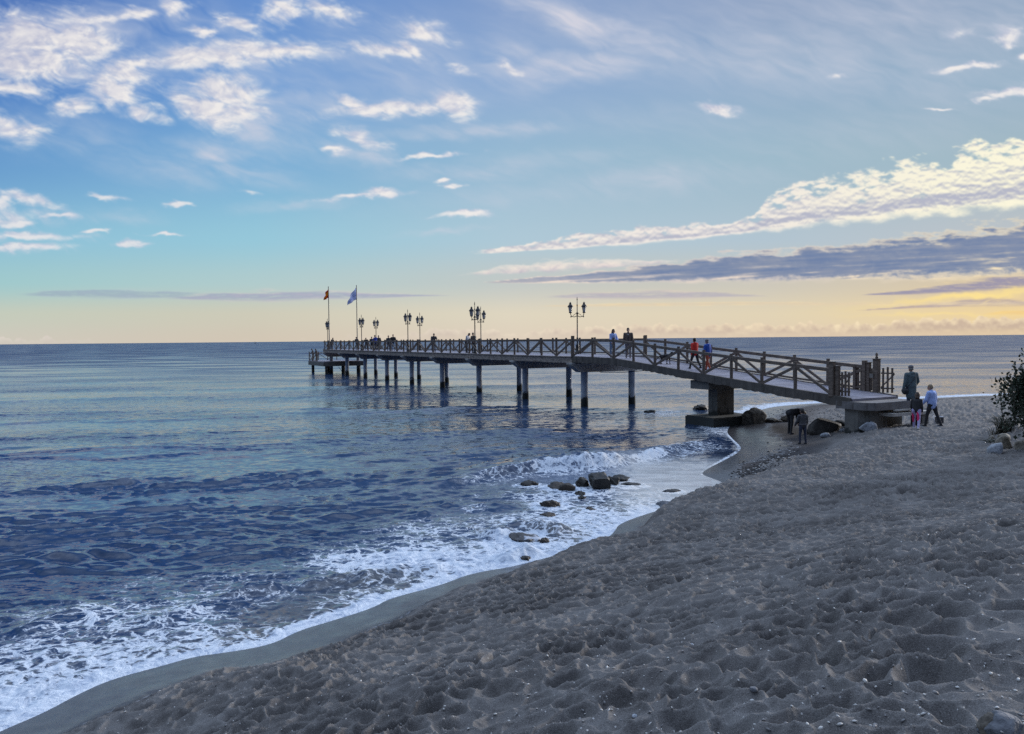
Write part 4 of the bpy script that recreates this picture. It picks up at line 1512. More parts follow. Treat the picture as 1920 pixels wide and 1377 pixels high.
flagpole(PM @ Vector((-.25, END - .9, DZ)), 8.4, M_flag_a, 1.3, (-.62, .10, -.62), "flagpole at the pier end with a limp red and yellow striped flag")
flagpole(PM @ Vector((T1 - .3, END - .5, DZ)), 8.7, M_flag_b, 1.75, (-1.25, .15, -1.15), "flagpole at the pier end flying a larger pale blue flag")
# ------------------------------------------------------------------ rocks
def rock_mat(name, c1, c2, rough=.55, top=None):
    def b(t, p, o):
        v = t.obj()
        n = t.noise(v, 3.2, 6, .62)
        m = t.noise(v, 14, 4, .6)
        c = t.mix(t.step(n, .34, .66), c1, c2)
        c = t.mix(t.step(m, .5, .72, 0, .6), c, tuple(x * .4 for x in c1))
        if top:
            c = t.mix(t.step(t.noise(v, 5, 5), .5, .62, 0, .8), c, top)
        t.put(p.inputs['Base Color'], c)
        p.inputs['Roughness'].default_value = rough
        t.put(p.inputs['Normal'], t.bump(t.math('ADD', n, t.math('MULTIPLY', m, .4)), .8, .05))
    return material(name, b)


M_wet_rock = rock_mat('wet_dark_rock', (.010, .009, .008), (.030, .026, .022), .6)
M_brown_rock = rock_mat('brown_wet_rock', (.018, .013, .009), (.060, .042, .027), .6)
M_washed = rock_mat('washed_rock', (.03, .026, .024), (.11, .10, .10), .5, (.55, .60, .70))
M_boulder = rock_mat('boulder', (.07, .060, .05), (.17, .145, .115), .8, (.24, .21, .17))
M_grey_rock = rock_mat('grey_stone', (.09, .095, .11), (.20, .21, .235), .8)
M_pale_rock = rock_mat('pale_stone', (.26, .28, .31), (.52, .55, .60), .8, (.20, .21, .24))
M_tan_rock = rock_mat('tan_stone', (.22, .19, .15), (.44, .40, .33), .85)


def rock_mesh(seed, size, cuts=9, rough=.10, sub=4):
    r_ = np.random.RandomState(seed)
    bm = bmesh.new()
    bmesh.ops.create_icosphere(bm, subdivisions=sub, radius=1)
    P = np.array([v.co[:] for v in bm.verts])
    for _ in range(cuts):
        n = r_.normal(size=3)
        n /= np.linalg.norm(n)
        c = r_.uniform(.55, .95)
        over_ = np.maximum(P @ n - c, 0)
        P = P - over_[:, None] * n * .92
    o = r_.rand(2) * 50
    nn = fbm(P[:, 0] * 1.7 + P[:, 2] * .9 + o[0], P[:, 1] * 1.7 - P[:, 2] * 1.1 + o[1], 5, 600 + seed % 7, .58)
    P = P * (1 + rough * nn[:, None])
    P = P * np.asarray(size)
    for v, c in zip(bm.verts, P):
        v.co = c
    me = bpy.data.meshes.new('rock')
    bm.to_mesh(me)
    bm.free()
    me.polygons.foreach_set('use_smooth', [True] * len(me.polygons))
    return me


def rock(loc, size, seed, mat, label, cat='rock', rz=None, group=None, name='rock', cuts=9, rough=.10, sink=.35):
    me = rock_mesh(seed, size, cuts, rough)
    o = link_mesh(name, me, mat)
    o.location = Vector(loc) + Vector((0, 0, size[2] * (1 - 2 * sink)))
    o.rotation_euler = (0, 0, rz if rz is not None else (seed * 2.4) % 6.28)
    tag(o, label, cat, group)
    return o


for (px, py, wpx, hpx, sd_, lb) in ROCKS:
    p = at(px, py, 0)
    w = wpx * p.y / FPX / 2
    h = hpx * p.y / FPX
    m_ = M_brown_rock if any(k in lb for k in ('brown', 'mossy', 'pointed')) else M_grey_rock if 'grey' in lb else M_wet_rock
    if 'sheeting' in lb:
        m_, h = M_washed, h * .72
    flat_ = 'flat' in lb or 'slab' in lb
    sz = (w * 1.08, min(w, .45 if not flat_ else .35) * 1.0, h * .58)
    if 'flat topped' in lb:
        b = MB()
        b.beam((0, -.30, .04), (0, .30, .06), w * 1.75, h * .8, bev=.2)
        me = b.mesh('rock')
        bm = bmesh.new()
        bm.from_mesh(me)
        bmesh.ops.subdivide_edges(bm, edges=bm.edges, cuts=6, use_grid_fill=True)
        for v in bm.verts:
            v.co += v.normal * .035 * float(fbm(np.array([v.co.x * 5 + v.co.z * 4]), np.array([v.co.y * 5]), 4, 650)[0])
        bm.to_mesh(me)
        bm.free()
        o = link_mesh('rock', me, M_wet_rock)
        o.location = (p.x, p.y + .25, h * .42)
        o.rotation_euler = (R(8), R(-3), R(6))
        tag(o, lb, 'rock', 'rocks in the surf')
        continue
    o = rock((p.x, p.y + min(w, .5) * .5, 0), sz, sd_, m_, lb, 'rock', rz=(sd_ * .37) % .8 - .4, group='rocks in the surf', cuts=20, rough=.34, sink=.33)

# boulders on the beach by the pier
def beach_rock(x0, x1, ytop, ybase, seed, mat, lb, depth=.8, cuts=9, rough=.08, tilt=0, name='boulder'):
    p = on_sand((x0 + x1) / 2, ybase)
    w = (x1 - x0) * p.y / FPX / 2
    h = (ybase - ytop) * p.y / FPX
    o = rock((p.x, p.y + w * depth * .7, p.z), (w * 1.05, w * depth, h * .72), seed, mat, lb, 'boulder', rz=tilt, group='boulders by the pier', name=name, cuts=cuts, rough=rough, sink=.30)
    return o


beach_rock(1385, 1442, 765, 795, 41, M_boulder, "craggy brown boulder lying against the ramp's concrete footing", .7, 14, .16)
b1 = beach_rock(1520, 1582, 783, 813, 42, M_boulder, "long smooth dark boulder on the sand below the ramp", .62, 4, .05, .12)
b1.rotation_euler = (0, R(-14), .1)
b1.data.materials[0] = rock_mat('dark_smooth_stone', (.035, .032, .03), (.075, .068, .06), .7)
beach_rock(1511, 1530, 803, 814, 43, b1.data.materials[0], "small dark stone at the tip of the long smooth boulder", .7)
beach_rock(1614, 1648, 790, 809, 44, M_pale_rock, "pale veined rock in front of the concrete block", .7, 12, .12)
beach_rock(1588, 1622, 797, 810, 45, M_grey_rock, "blue grey flat rock tucked left of the pale veined rock", .7, 9)
beach_rock(1576, 1592, 802, 810, 46, M_pale_rock, "small white stone beside the long smooth boulder", .7)
beach_rock(1540, 1562, 812, 820, 47, M_pale_rock, "flat white stone half buried in sand below the long boulder", .6)
beach_rock(1436, 1468, 784, 793, 48, M_boulder, "low brown rock between the craggy boulder and the bent over person", .8, 10, .16)
beach_rock(1466, 1490, 778, 791, 49, M_boulder, "low sandy rock behind the legs of the bent over person", .8, 10, .16)
beach_rock(1560, 1600, 789, 800, 50, b1.data.materials[0], "low black rock at the left foot of the concrete block", .8, 10, .14)
# by the bush on the right
beach_rock(1857, 1888, 828, 852, 51, M_pale_rock, "white faceted rock in front of the bush", .8, 12, .06)
beach_rock(1871, 1902, 818, 842, 52, M_tan_rock, "tan slab leaning under the bush behind the white rock", .7, 14, .06)
beach_rock(1873, 1903, 814, 828, 53, M_tan_rock, "flat tan rock resting on top of the leaning slab", .7, 12, .08)
beach_rock(1855, 1866, 816, 824, 54, M_tan_rock, "small pinkish stone left of the tan slab", .8)
beach_rock(1909, 1940, 824, 844, 55, M_tan_rock, "rounded tan rock at the right edge under the bush", .8, 10, .08)
# corner of the foreground
beach_rock(1835, 1890, 1344, 1385, 56, M_boulder, "brown stone at the bottom right corner, left of its grey neighbour", .8, 9, .14)
beach_rock(1850, 1930, 1348, 1392, 57, M_grey_rock, "rough grey stone in the bottom right corner of the beach", .8, 9, .16)
# single pebbles that catch the eye
for px, py, wpx, lb, sd_ in ((1297, 1216, 10, "round pale blue pebble alone on the trodden sand", 61), (1190, 1354, 12, "pale violet pebble at the bottom of the sand, right of centre", 62),
                             (742, 1342, 10, "pale grey pebble low on the sand, left of centre", 63), (795, 1254, 9, "grey pebble on the slope near the wet sand", 64), (1413, 1322, 16, "grey pebble sunk in the sand beside a deep hollow", 65)):
    p = on_sand(px, py)
    p.z = ground_z(p.x, p.y)
    w = wpx * p.y / FPX / 2
    rock(p, (w, w * .9, w * .7), sd_, M_pale_rock if sd_ < 64 else M_grey_rock, lb, 'pebble', group='pebbles on the sand', name='pebble', cuts=3, rough=.04, sink=.2)

# broken shells, uncountable
rg = np.random.RandomState(12)
N_ = 9000
inv_ = rg.uniform(200, 1500, N_)
rr_s = (EYE - 1.5) * FPX / inv_
ph_ = np.radians(rg.uniform(-36, 36, N_))
xs_, ys_ = rr_s * np.sin(ph_), rr_s * np.cos(ph_)
dens_ = .22 + .78 * sstep(-.1, .6, fbm(xs_ / 1.1, ys_ / 1.1, 3, 701)) * sstep(9, 5, np.hypot(xs_, ys_))
zz_, dd_, ro_ = sand_height(xs_[None], ys_[None])
ok = (dd_[0] > 1.2) & (ro_[0] > .2) & (rg.rand(N_) < dens_ * .75)
mb = MB()
for x, y, z in zip(xs_[ok], ys_[ok], zz_[0][ok]):
    s = min(.0032 * rg.gamma(2.0, 1.0) + .0025, .013)
    a = rg.uniform(0, 6.28)
    t1, t2 = rg.normal(0, .4, 2)
    k = 6
    ring = []
    for i in range(k):
        b = 2 * math.pi * i / k
        q = Vector((s * 1.3 * math.cos(b), s * .85 * math.sin(b), 0))
        q = Euler((t1, t2, a)).to_matrix() @ q
        ring.append((x + q.x, y + q.y, z + q.z + s * .35))
    mb.add(ring + [(x, y, z + s * .95), (x, y, z - s * .3)], [(i, (i + 1) % k, k) for i in range(k)] + [((i + 1) % k, i, k + 1) for i in range(k)], int(rg.rand() < .45), True)
sh = mb.build('shells', [solid('shell_white', (.62, .60, .57), .6, .2, 40, 0), solid('shell_grey', (.26, .25, .25), .7, .3, 40, 0)])
tag(sh, "broken shells and grit strewn over the trodden sand", 'shells', kind='stuff')

# line of dark and pale debris left by the last high water, towards the pier
mb = MB()
for k in range(1500):
    q = rg.beta(2, 2)
    px_, py_ = 1372 + 125 * q + rg.normal(0, 22), 902 - 62 * q + rg.normal(0, 9)
    if k % 5 == 0:
        px_, py_ = rg.uniform(1440, 1600), rg.uniform(762, 788)
    p = at(px_, py_, .28)
    z = ground_z(p.x, p.y) if k % 1 == 0 else 0
    s = rg.uniform(.012, .045)
    a, t1 = rg.uniform(0, 6.28), rg.normal(0, .3)
    ring = [(p.x + s * rg.uniform(.8, 1.5) * math.cos(a + i * 1.256), p.y + s * rg.uniform(.6, 1.1) * math.sin(a + i * 1.256), z + s * .3) for i in range(5)]
    mb.add(ring + [(p.x, p.y, z + s * .8), (p.x, p.y, z - s * .4)], [(i, (i + 1) % 5, 5) for i in range(5)] + [((i + 1) % 5, i, 6) for i in range(5)], 0 if rg.rand() < .68 else 1)
db_ = mb.build('beach_debris', [solid('dark_debris', (.04, .036, .034), .8, .4, 20, 0), solid('pale_debris', (.38, .37, .36), .8, .3, 20, 0)])
tag(db_, "line of small dark and pale debris left on the smooth sand", 'debris', kind='stuff')
# ------------------------------------------------------------------ people
def cloth(name, c, rough=.85, var=.18, scale=9):
    return solid(name, c, rough, var, scale, .35, 0, .02)


M_skin = solid('skin', (.42, .25, .18), .6, .08, 6, 0)
C = dict(
    black=cloth('black_cloth', (.030, .030, .035)), navy=cloth('navy_cloth', (.045, .052, .085)), charcoal=cloth('charcoal_cloth', (.075, .073, .080)),
    grey=cloth('grey_cloth', (.15, .145, .16)), brown=cloth('brown_cloth', (.13, .10, .085)), red=cloth('red_cloth', (.62, .035, .022)), blue=cloth('blue_cloth', (.02, .085, .42)),
    rust=cloth('rust_cloth', (.36, .075, .04)), pale=cloth('pale_blue_cloth', (.36, .48, .86)), white=cloth('white_cloth', (.62, .64, .70)), green=cloth('grey_green_cloth', (.095, .135, .150)),
    denim=cloth('denim_cloth', (.16, .24, .36)), jeans=cloth('grey_denim', (.17, .165, .19)), pink=cloth('pink_cloth', (.72, .035, .16)), lilac=cloth('lilac_cloth', (.42, .38, .62)),
    orange=cloth('orange_cloth', (.42, .16, .06)), light=cloth('light_top', (.46, .47, .52)), royal=cloth('royal_cloth', (.04, .07, .36)))
M_hair = {'dark': solid('dark_hair', (.018, .013, .011), .6, .3, 20, .4), 'brown': solid('brown_hair', (.07, .042, .026), .6, .3, 20, .4),
          'grey': solid('grey_hair', (.22, .21, .20), .7, .3, 20, .4), 'blonde': solid('fair_hair', (.30, .22, .14), .6, .3, 20, .4)}
M_eye = solid('eye', (.02, .015, .012), .2, 0, 1, 0)
M_lace = solid('stripe_cloth', (.40, .40, .40), .8, .1, 8, 0)


def dirv(pitch, out=0.0):
    """unit vector: 0 = straight down, 90 = forward (+y); out degrees away from the body"""
    p, o = R(pitch), R(out)
    return Vector((math.sin(o), math.sin(p) * math.cos(o), -math.cos(p) * math.cos(o)))


def person(loc, face, label, h=1.7, vox=.011, hips=((0, 0), (0, 0)), spread=2, lean=0, side=0, arms=(((6, 9), (14, 6)), ((6, 9), (14, 6))), head=(0, 0), sink=0.0,
           top='black', legs='navy', shoes='black', hair='dark', hairlen=0, coat=0.0, hood=False, hat=None, hem=None, bag=None, backpack=None, collar=None, female=False,
           bulk=1.0, open_=None, stripe=None, child=False, pattern=None, group=None, eyes=False, fingers=True, sole=None):
    """hips: (thigh pitch, knee flexion) left, right; arms: ((pitch, out) upper, (pitch, out) fore); facing local +y"""
    root = empty('person', loc, face)
    k = h / 1.72
    hk = k * (1.16 if child else 1.0)
    tl, sl, fh = .43 * k, .42 * k, .075 * k
    hipw, shw = (.092 if not female else .098) * k, (.195 if not female else .172) * k * (1 if not child else .94)
    P = {}
    drop = []
    for i, s in enumerate((-1, 1)):
        t, kn = hips[i]
        d1, d2 = dirv(t, spread), dirv(t - kn, spread * .4)
        d1.x *= s
        d2.x *= s
        P['d', s] = (d1, d2)
        drop.append((d1 * tl + d2 * sl).z)
    pz = -min(drop) + fh - sink
    pel = Vector((0, 0, pz))
    sp = Vector((math.sin(R(side)), math.sin(R(lean)) * math.cos(R(side)), math.cos(R(lean)) * math.cos(R(side))))
    fwd = Vector((0, math.cos(R(lean)), -math.sin(R(lean))))
    right = sp.cross(fwd) * -1
    if right.x < 0:
        right = -right
    rotm = Matrix((right, fwd, sp)).transposed()
    L = lambda x, y, z: pel + rotm @ (Vector((x, y, z)) * k)
    neck = L(0, -.005, .52)
    hp, ht = head
    hdir = (Matrix.Rotation(R(-hp), 3, 'X') @ sp).normalized()
    hc = neck + hdir * .155 * hk + fwd * .015 * k
    hfw = Matrix.Rotation(R(-hp), 3, 'X') @ fwd
    hfw = Matrix.Rotation(R(ht), 3, hdir) @ hfw
    hrt = hfw.cross(hdir)
    hrot = Matrix((hrt, hfw, hdir)).transposed()
    H = lambda x, y, z: hc + hrot @ (Vector((x, y, z)) * hk)
    for s in (-1, 1):
        d1, d2 = P['d', s]
        P['hip', s] = pel + Vector((s * hipw, 0, 0))
        P['knee', s] = P['hip', s] + d1 * tl
        P['ank', s] = P['knee', s] + d2 * sl
        P['sho', s] = L(0, -.01, .455) + right * s * shw
        (u, f) = arms[0 if s < 0 else 1]
        du, df = dirv(*u), dirv(*f)
        du.x *= s
        df.x *= s
        P['elb', s] = P['sho', s] + du * .285 * k
        P['wri', s] = P['elb', s] + df * .25 * k
        P['hd', s] = df
    # --- body: one continuous surface
    b = MB()
    b.cone(pel + sp * .02 * k, L(0, 0, .17), .115 * k, .105 * k)
    b.cone(L(0, 0, .17), L(0, 0, .40), .105 * k, .115 * k)
    for s in (-1, 1):
        b.cone(L(0, 0, .40), P['sho', s], .09 * k, .058 * k)
        b.cone(P['hip', s], P['knee', s], .082 * k, .052 * k)
        b.cone(P['knee', s], P['ank', s], .052 * k, .034 * k)
        b.cone(P['ank', s] + Vector((0, -.02, -.035)) * k, P['ank', s] + Vector((0, .14, -.05)) * k, .030 * k, .024 * k)
        b.cone(P['sho', s], P['elb', s], .050 * k, .037 * k)
        b.cone(P['elb', s], P['wri', s], .036 * k, .025 * k)
        d_ = P['hd', s]
        palm = P['wri', s] + d_ * .075 * k
        b.cone(P['wri', s], palm, .026 * k, .030 * k)
        if fingers:
            sidev = d_.cross(Vector((1, 0, 0))).normalized()
            for q, ln in ((-.030, .058), (-.010, .070), (.010, .066), (.028, .052)):
                r0 = palm + sidev * q * k
                m_ = r0 + d_ * ln * .6 * k
                t_ = m_ + (d_ * .8 + Vector((-s * .5, 0, 0))).normalized() * ln * .55 * k
                b.cone(r0, m_, .011 * k, .010 * k, 6)
                b.cone(m_, t_, .010 * k, .008 * k, 6)
            r0 = P['wri', s] + d_ * .03 * k - sidev * .022 * k
            b.cone(r0, r0 + (d_ * .6 - sidev * .8).normalized() * .055 * k, .012 * k, .009 * k, 6)
    b.cone(neck - sp * .05 * k, neck + hdir * .07 * hk, .056 * k, .052 * k)
    b.ball(H(0, -.012, .02), (.076 * hk, .094 * hk, .102 * hk), 16, rot=hrot)
    b.ball(H(0, .030, -.050), (.056 * hk, .058 * hk, .062 * hk), 12, rot=hrot)
    b.cone(H(0, .080, .012), H(0, .104, -.026), .012 * hk, .017 * hk, 8)
    b.cone(H(-.018, .082, -.062), H(.018, .082, -.062), .011 * hk, .011 * hk, 6)
    for s in (-1, 1):
        b.ball(H(s * .078, -.008, -.005), (.014 * hk, .024 * hk, .034 * hk), 8, rot=hrot)
        b.cone(H(s * .012, .083, .034), H(s * .052, .070, .034), .012 * hk, .010 * hk, 6)
    body = fused(b, 'body', M_skin, root, vox, 2)
    if eyes:
        for s in (-1, 1):
            e = MB()
            e.ball(H(s * .031, .084, .014), (.013 * hk, .008 * hk, .009 * hk), 8, rot=hrot)
            e.build('eye', M_eye, root)
    # --- trousers
    g = MB()
    for s in (-1, 1):
        g.cone(pel + sp * .05 * k + Vector((s * .045 * k, 0, 0)), P['hip', s], .115 * k, .112 * k)
        g.cone(P['hip', s] + Vector((0, -.02 * k, -.02 * k)), P['hip', s].lerp(P['knee', s], .5), .104 * k, .082 * k * bulk)
        g.cone(P['hip', s], P['knee', s], .098 * k, .068 * k)
        g.cone(P['knee', s], P['ank', s] + Vector((0, 0, -.01 * k)), .066 * k, .050 * k)
    tr = fused(g, 'trousers', C[legs], root, vox * 1.15, 3)
    if pattern:          # second colour on the front panels of patterned leggings
        g = MB()
        for s in (-1, 1):
            d1, d2 = P['d', s]
            a_, b_ = P['hip', s].lerp(P['knee', s], .2), P['knee', s].lerp(P['ank', s], .35 if s < 0 else .15)
            off_ = Vector((-.022 * k, -.03 * k, 0))
            g.cone(a_ + off_, P['knee', s] + off_, .072 * k, .058 * k)
            g.cone(P['knee', s] + off_, b_ + off_, .058 * k, .040 * k)
        fused(g, 'legging_panel', C[pattern], root, vox * 1.15, 3)
    # --- shoes
    for s in (-1, 1):
        a = P['ank', s]
        g = MB()
        g.cone(a + Vector((0, -.03, -.036)) * k, a + Vector((0, .055, -.034)) * k, .043 * k, .043 * k)
        g.cone(a + Vector((0, .055, -.036)) * k, a + Vector((0, .155, -.048)) * k, .044 * k, .032 * k)
        sh_ = fused(g, 'shoe', C[shoes], root, vox * 1.1, 2)
        if sole:
            g = MB()
            g.beam(a + Vector((0, -.07, -.066)) * k, a + Vector((0, .185, -.066)) * k, .085 * k, .022 * k)
            g.build('sole', C[sole], sh_)
    # --- jacket or coat
    g = MB()
    w_ = bulk
    low = -.06 - coat
    g.cone(L(0, 0, .03), L(0, 0, .22), .142 * k * w_, .135 * k * w_)
    g.cone(L(0, 0, .22), L(0, 0, .40), .135 * k * w_, .135 * k * w_)
    for s in (-1, 1):
        g.cone(L(0, 0, .12) + right * s * .05 * k, L(0, 0, .40) + right * s * .06 * k, .125 * k * w_, .122 * k * w_)
        g.cone(L(0, 0, .415), P['sho', s], .105 * k * w_, .078 * k * w_)
        g.cone(P['sho', s], P['elb', s], .076 * k * w_, .060 * k * w_)
        g.cone(P['elb', s], P['wri', s] - P['hd', s] * .0 * k, .060 * k * w_, .046 * k * w_)
        # skirt of the coat
        hang = (Vector((0, 0, -1)) * .8 + -sp * .2).normalized() if lean < 40 else -sp
        g.cone(L(0, 0, .10) + right * s * .055 * k, L(0, 0, .04) + right * s * .062 * k + hang * (.04 + max(coat, .02)) * k, .126 * k * w_, .115 * k * w_)
    g.cone(L(0, 0, .46), neck + sp * .015 * k, .085 * k, .066 * k)
    if hood:
        g.cone(neck - fwd * .07 * k - sp * .02 * k - right * .05 * k, neck - fwd * .07 * k - sp * .02 * k + right * .05 * k, .062 * k, .062 * k)
    jk = fused(g, 'coat' if coat > .1 else 'jacket', C[top], root, vox * 1.15, 4)
    if stripe:
        z = .06
        g = MB()
        n = 20
        vs = []
        for dz in (-.022, .022):
            for i in range(n):
                an = 2 * math.pi * i / n
                vs.append(L(.196 * w_ * math.cos(an), .152 * w_ * math.sin(an), z + dz))
        g.add(vs, [(i, (i + 1) % n, n + (i + 1) % n, n + i) for i in range(n)], 0, True)
        o_ = g.build('stripe', C[stripe], jk)
        so = o_.modifiers.new('t', 'SOLIDIFY')
        so.thickness = .012
    if open_:           # shirt showing down the open front
        g = MB()
        g.cone(L(0, .095, .06), L(0, .085, .40), .062 * k, .052 * k)
        g.cone(L(0, .085, .40), neck + fwd * .03 * k, .052 * k, .045 * k)
        fused(g, 'shirt', C[open_], root, vox * 1.2, 2)
    if collar:
        g = MB()
        for s in (-1, 1):
            g.cone(neck + right * s * .055 * k + fwd * .02 * k, L(s * .02, .135, .40), .024 * k, .016 * k, 8)
        g.build('collar', C[collar], jk)
    # --- hair, hats
    g = MB()
    if hat:
        g.ball(H(0, -.015, .062), (.093 * hk, .108 * hk, .080 * hk), 14, rot=hrot)
        g.cone(H(0, -.012, .03), H(0, -.012, .055), .092 * hk, .092 * hk)
        fused(g, 'hat', C[hat], root, vox, 2)
        g = MB()
        g.ball(H(0, -.045, -.015), (.082 * hk, .070 * hk, .062 * hk), 12, rot=hrot)
        fused(g, 'hair', M_hair[hair], root, vox, 2)
    else:
        g.ball(H(0, -.028, .040), (.088 * hk, .100 * hk, .098 * hk), 14, rot=hrot)
        g.ball(H(0, -.055, -.010), (.084 * hk, .070 * hk, .075 * hk), 12, rot=hrot)
        if hairlen:
            for s in (-1, 0, 1):
                g.cone(H(s * .045, -.060, 0), H(s * .050, -.075, -.10 - hairlen), .052 * hk, .036 * hk, 8)
        fused(g, 'hair', M_hair[hair], root, vox, 2)
    if bag:
        s = bag[0]
        g = MB()
        c_ = L(s * .27, .0, -.06 - coat * .3)
        g.ball(c_, (.10 * k, .13 * k, .13 * k), 14)
        g.cone(c_ + Vector((0, -.07, .02)) * k, c_ + Vector((0, .07, .02)) * k, .085 * k, .085 * k)
        bg_ = fused(g, 'shoulder_bag', C[bag[1]], root, .014, 3)
        g = MB()
        pts = [c_ + Vector((0, -.06, .10)) * k, L(s * .17, -.165 * w_, .14), L(-s * .02, -.160 * w_, .33), L(-s * .12, -.085, .49), L(-s * .10, .06, .475), L(s * .10, .16 * w_, .25), c_ + Vector((0, .06, .10)) * k]
        g.tube(pts, .014 * k, 6)
        g.build('strap', C[bag[1]], bg_)
    if backpack:
        g = MB()
        g.cone(L(0, -.17, .14), L(0, -.17, .36), .105 * k, .095 * k)
        fused(g, 'backpack', C[backpack], root, .016, 3)
    return tag(root, label, 'person', group)


def face_to(deg):
    """facing direction: 0 = away from the camera (+y world), 90 = towards the left of the picture, 180 = towards the camera"""
    return R(deg)


def deck_at(px, t, ramp_=False):
    """point of the pier or ramp seen at photo column px, t metres across"""
    lo, hi = (-21, 0) if ramp_ else (-1, 64)
    for _ in range(50):
        m = (lo + hi) / 2
        q = PM @ Vector((t, m, 3))
        x = project(np.array(q.x), np.array(q.y), np.array(3.0))[0]
        if x > px:
            lo = m
        else:
            hi = m
    q = PM @ Vector((t, lo, 0))
    q.z = (ramp_z(lo) if lo < 0 else DZ) + .004
    return q


W_ARM = ((4, 8), (10, 5))
WALK_A, WALK_B = ((22, 8), (-14, 20)), ((24, 8), (-16, 34))
person(deck_at(1149, .25, True), face_to(205), "person with long dark hair in a white and blue jacket leaning on the rail", 1.70, hips=((4, 6), (-3, 2)), lean=6,
       arms=(((-18, 34), (62, -20)), ((18, 14), (38, 4))), head=(8, 14), top='pale', legs='denim', shoes='white', hair='dark', hairlen=.12, female=True, bulk=1.08, eyes=True, open_='charcoal')
person(deck_at(1178, .35, True), face_to(168), "person in a dark open jacket, white collar and grey jeans", 1.76, hips=((3, 4), (-4, 3)), lean=-2,
       arms=(((2, 10), (16, 4)), ((4, 9), (12, 4))), head=(10, 8), top='brown', legs='jeans', shoes='black', hair='dark', open_='black', collar='white', bulk=1.06, eyes=True, coat=.02)
person(deck_at(1303, .35, True), face_to(28), "person walking up the ramp in a bright red hooded jacket and black leggings", 1.66, hips=WALK_A, lean=4,
       arms=(((-16, 14), (8, 6)), ((22, 14), (56, -6))), head=(0, 0), top='red', legs='black', shoes='black', hair='dark', hood=True, female=True, bulk=1.10, coat=.05)
person(deck_at(1327, .60, True), face_to(40), "person in a blue puffer jacket and rust red trousers on the ramp", 1.62, hips=((-10, 14), (16, 6)), lean=3,
       arms=(((8, 10), (30, 0)), ((-6, 10), (12, 6))), head=(6, 0), top='blue', legs='rust', shoes='charcoal', hair='grey', hat='grey', bulk=1.10, coat=.05, hood=True)
# dog on the ramp
dl = deck_at(1246, .30, True)
dog = empty('dog', dl, R(-80))
db = MB()
db.cone((0, .20, .44), (0, -.20, .42), .105, .085)
db.cone((0, .22, .40), (0, .10, .40), .12, .10)
db.cone((0, .26, .47), (0, .38, .56), .075, .062)
db.ball((0, .43, .60), (.068, .085, .068))
db.cone((0, .47, .585), (0, .57, .56), .042, .030)
for s in (-1, 1):
    db.cone((s * .045, .40, .65), (s * .075, .385, .58), .022, .020, 8)
    st_ = .06 * s
    db.cone((s * .065, .22, .36), (s * .065, .23 + st_, .20), .046, .030, 8)
    db.cone((s * .065, .23 + st_, .20), (s * .065, .21 + st_, .03), .028, .022, 8)
    db.cone((s * .065, .20 + st_, .025), (s * .065, .26 + st_, .02), .026, .022, 8)
    db.cone((s * .065, -.18, .38), (s * .07, -.13 - st_, .25), .062, .042, 8)
    db.cone((s * .07, -.13 - st_, .25), (s * .07, -.24 - st_, .15), .036, .026, 8)
    db.cone((s * .07, -.24 - st_, .15), (s * .07, -.22 - st_, .03), .025, .021, 8)
    db.cone((s * .07, -.23 - st_, .025), (s * .07, -.17 - st_, .02), .025, .022, 8)
db.cone((0, -.25, .44), (0, -.38, .36), .034, .026, 8)
db.cone((0, -.38, .36), (0, -.46, .24), .026, .014, 8)
fused(db, 'body', solid('black_fur', (.014, .013, .014), .75, .3, 30, .4), dog, .011, 3)
cb_ = MB()
cb_.tube([(.07 * math.cos(a), .315 + .035 * math.sin(a), .505 + .05 * math.sin(a)) for a in [i * math.pi / 6 for i in range(13)]], .011, 5)
cb_.build('collar', C['red'], dog)
tag(dog, "black dog trotting down the ramp towards the two walkers", 'dog')

# on the beach
p = on_sand(1482, 814)
person(p, face_to(-72), "person in dark clothes bent far over towards the sand", 1.72, hips=((8, 10), (-4, 6)), spread=7, lean=86,
       arms=(((18, 8), (10, 4)), ((14, 8), (4, 4))), head=(34, 0), top='black', legs='black', shoes='charcoal', hair='dark', bulk=1.14, coat=.05)
p = on_sand(1505, 833)
person(p, face_to(8), "child in a dark jacket with a pale waist stripe, back to the camera", 1.36, vox=.010, hips=((3, 4), (-3, 3)), spread=4, lean=3,
       arms=(((12, 16), (42, 2)), ((8, 14), (30, 4))), head=(18, 0), top='charcoal', legs='navy', shoes='black', hair='dark', child=True, hood=True, stripe='grey', bulk=1.12)
tgt = PM @ Vector((1.52, -21.48, 1.334))
person(tgt, face_to(12), "tall person in a long grey green coat, knit hat and dark shoulder bag", 1.82, hips=((2, 2), (-2, 2)), spread=2, lean=1,
       arms=(((4, 10), (10, 8)), ((6, 22), (26, -16))), head=(4, 0), top='green', legs='navy', shoes='black', hair='grey', hat='grey', bulk=1.16, coat=.36, hood=True, bag=(-1, 'black'))
p = on_sand(1718, 805)
person(p, face_to(-35), "child with a bun in a dark jacket and pink and lilac leggings", 1.38, vox=.010, hips=WALK_A, spread=3, lean=10,
       arms=(((10, 12), (30, 0)), ((-8, 12), (20, 0))), head=(16, 20), top='black', legs='lilac', shoes='white', hair='brown', child=True, female=True, pattern='pink', bulk=1.06, hairlen=.04)
p = on_sand(1747, 801)
person(p, face_to(28), "person with short fair hair in a pale blue jacket and black trousers", 1.64, hips=((14, 6), (-16, 8)), spread=6, lean=4,
       arms=(((14, 14), (46, -8)), ((-4, 14), (16, 6))), head=(12, 20), top='pale', legs='black', shoes='black', hair='blonde', female=True, bulk=1.18, coat=.07, sole='white')

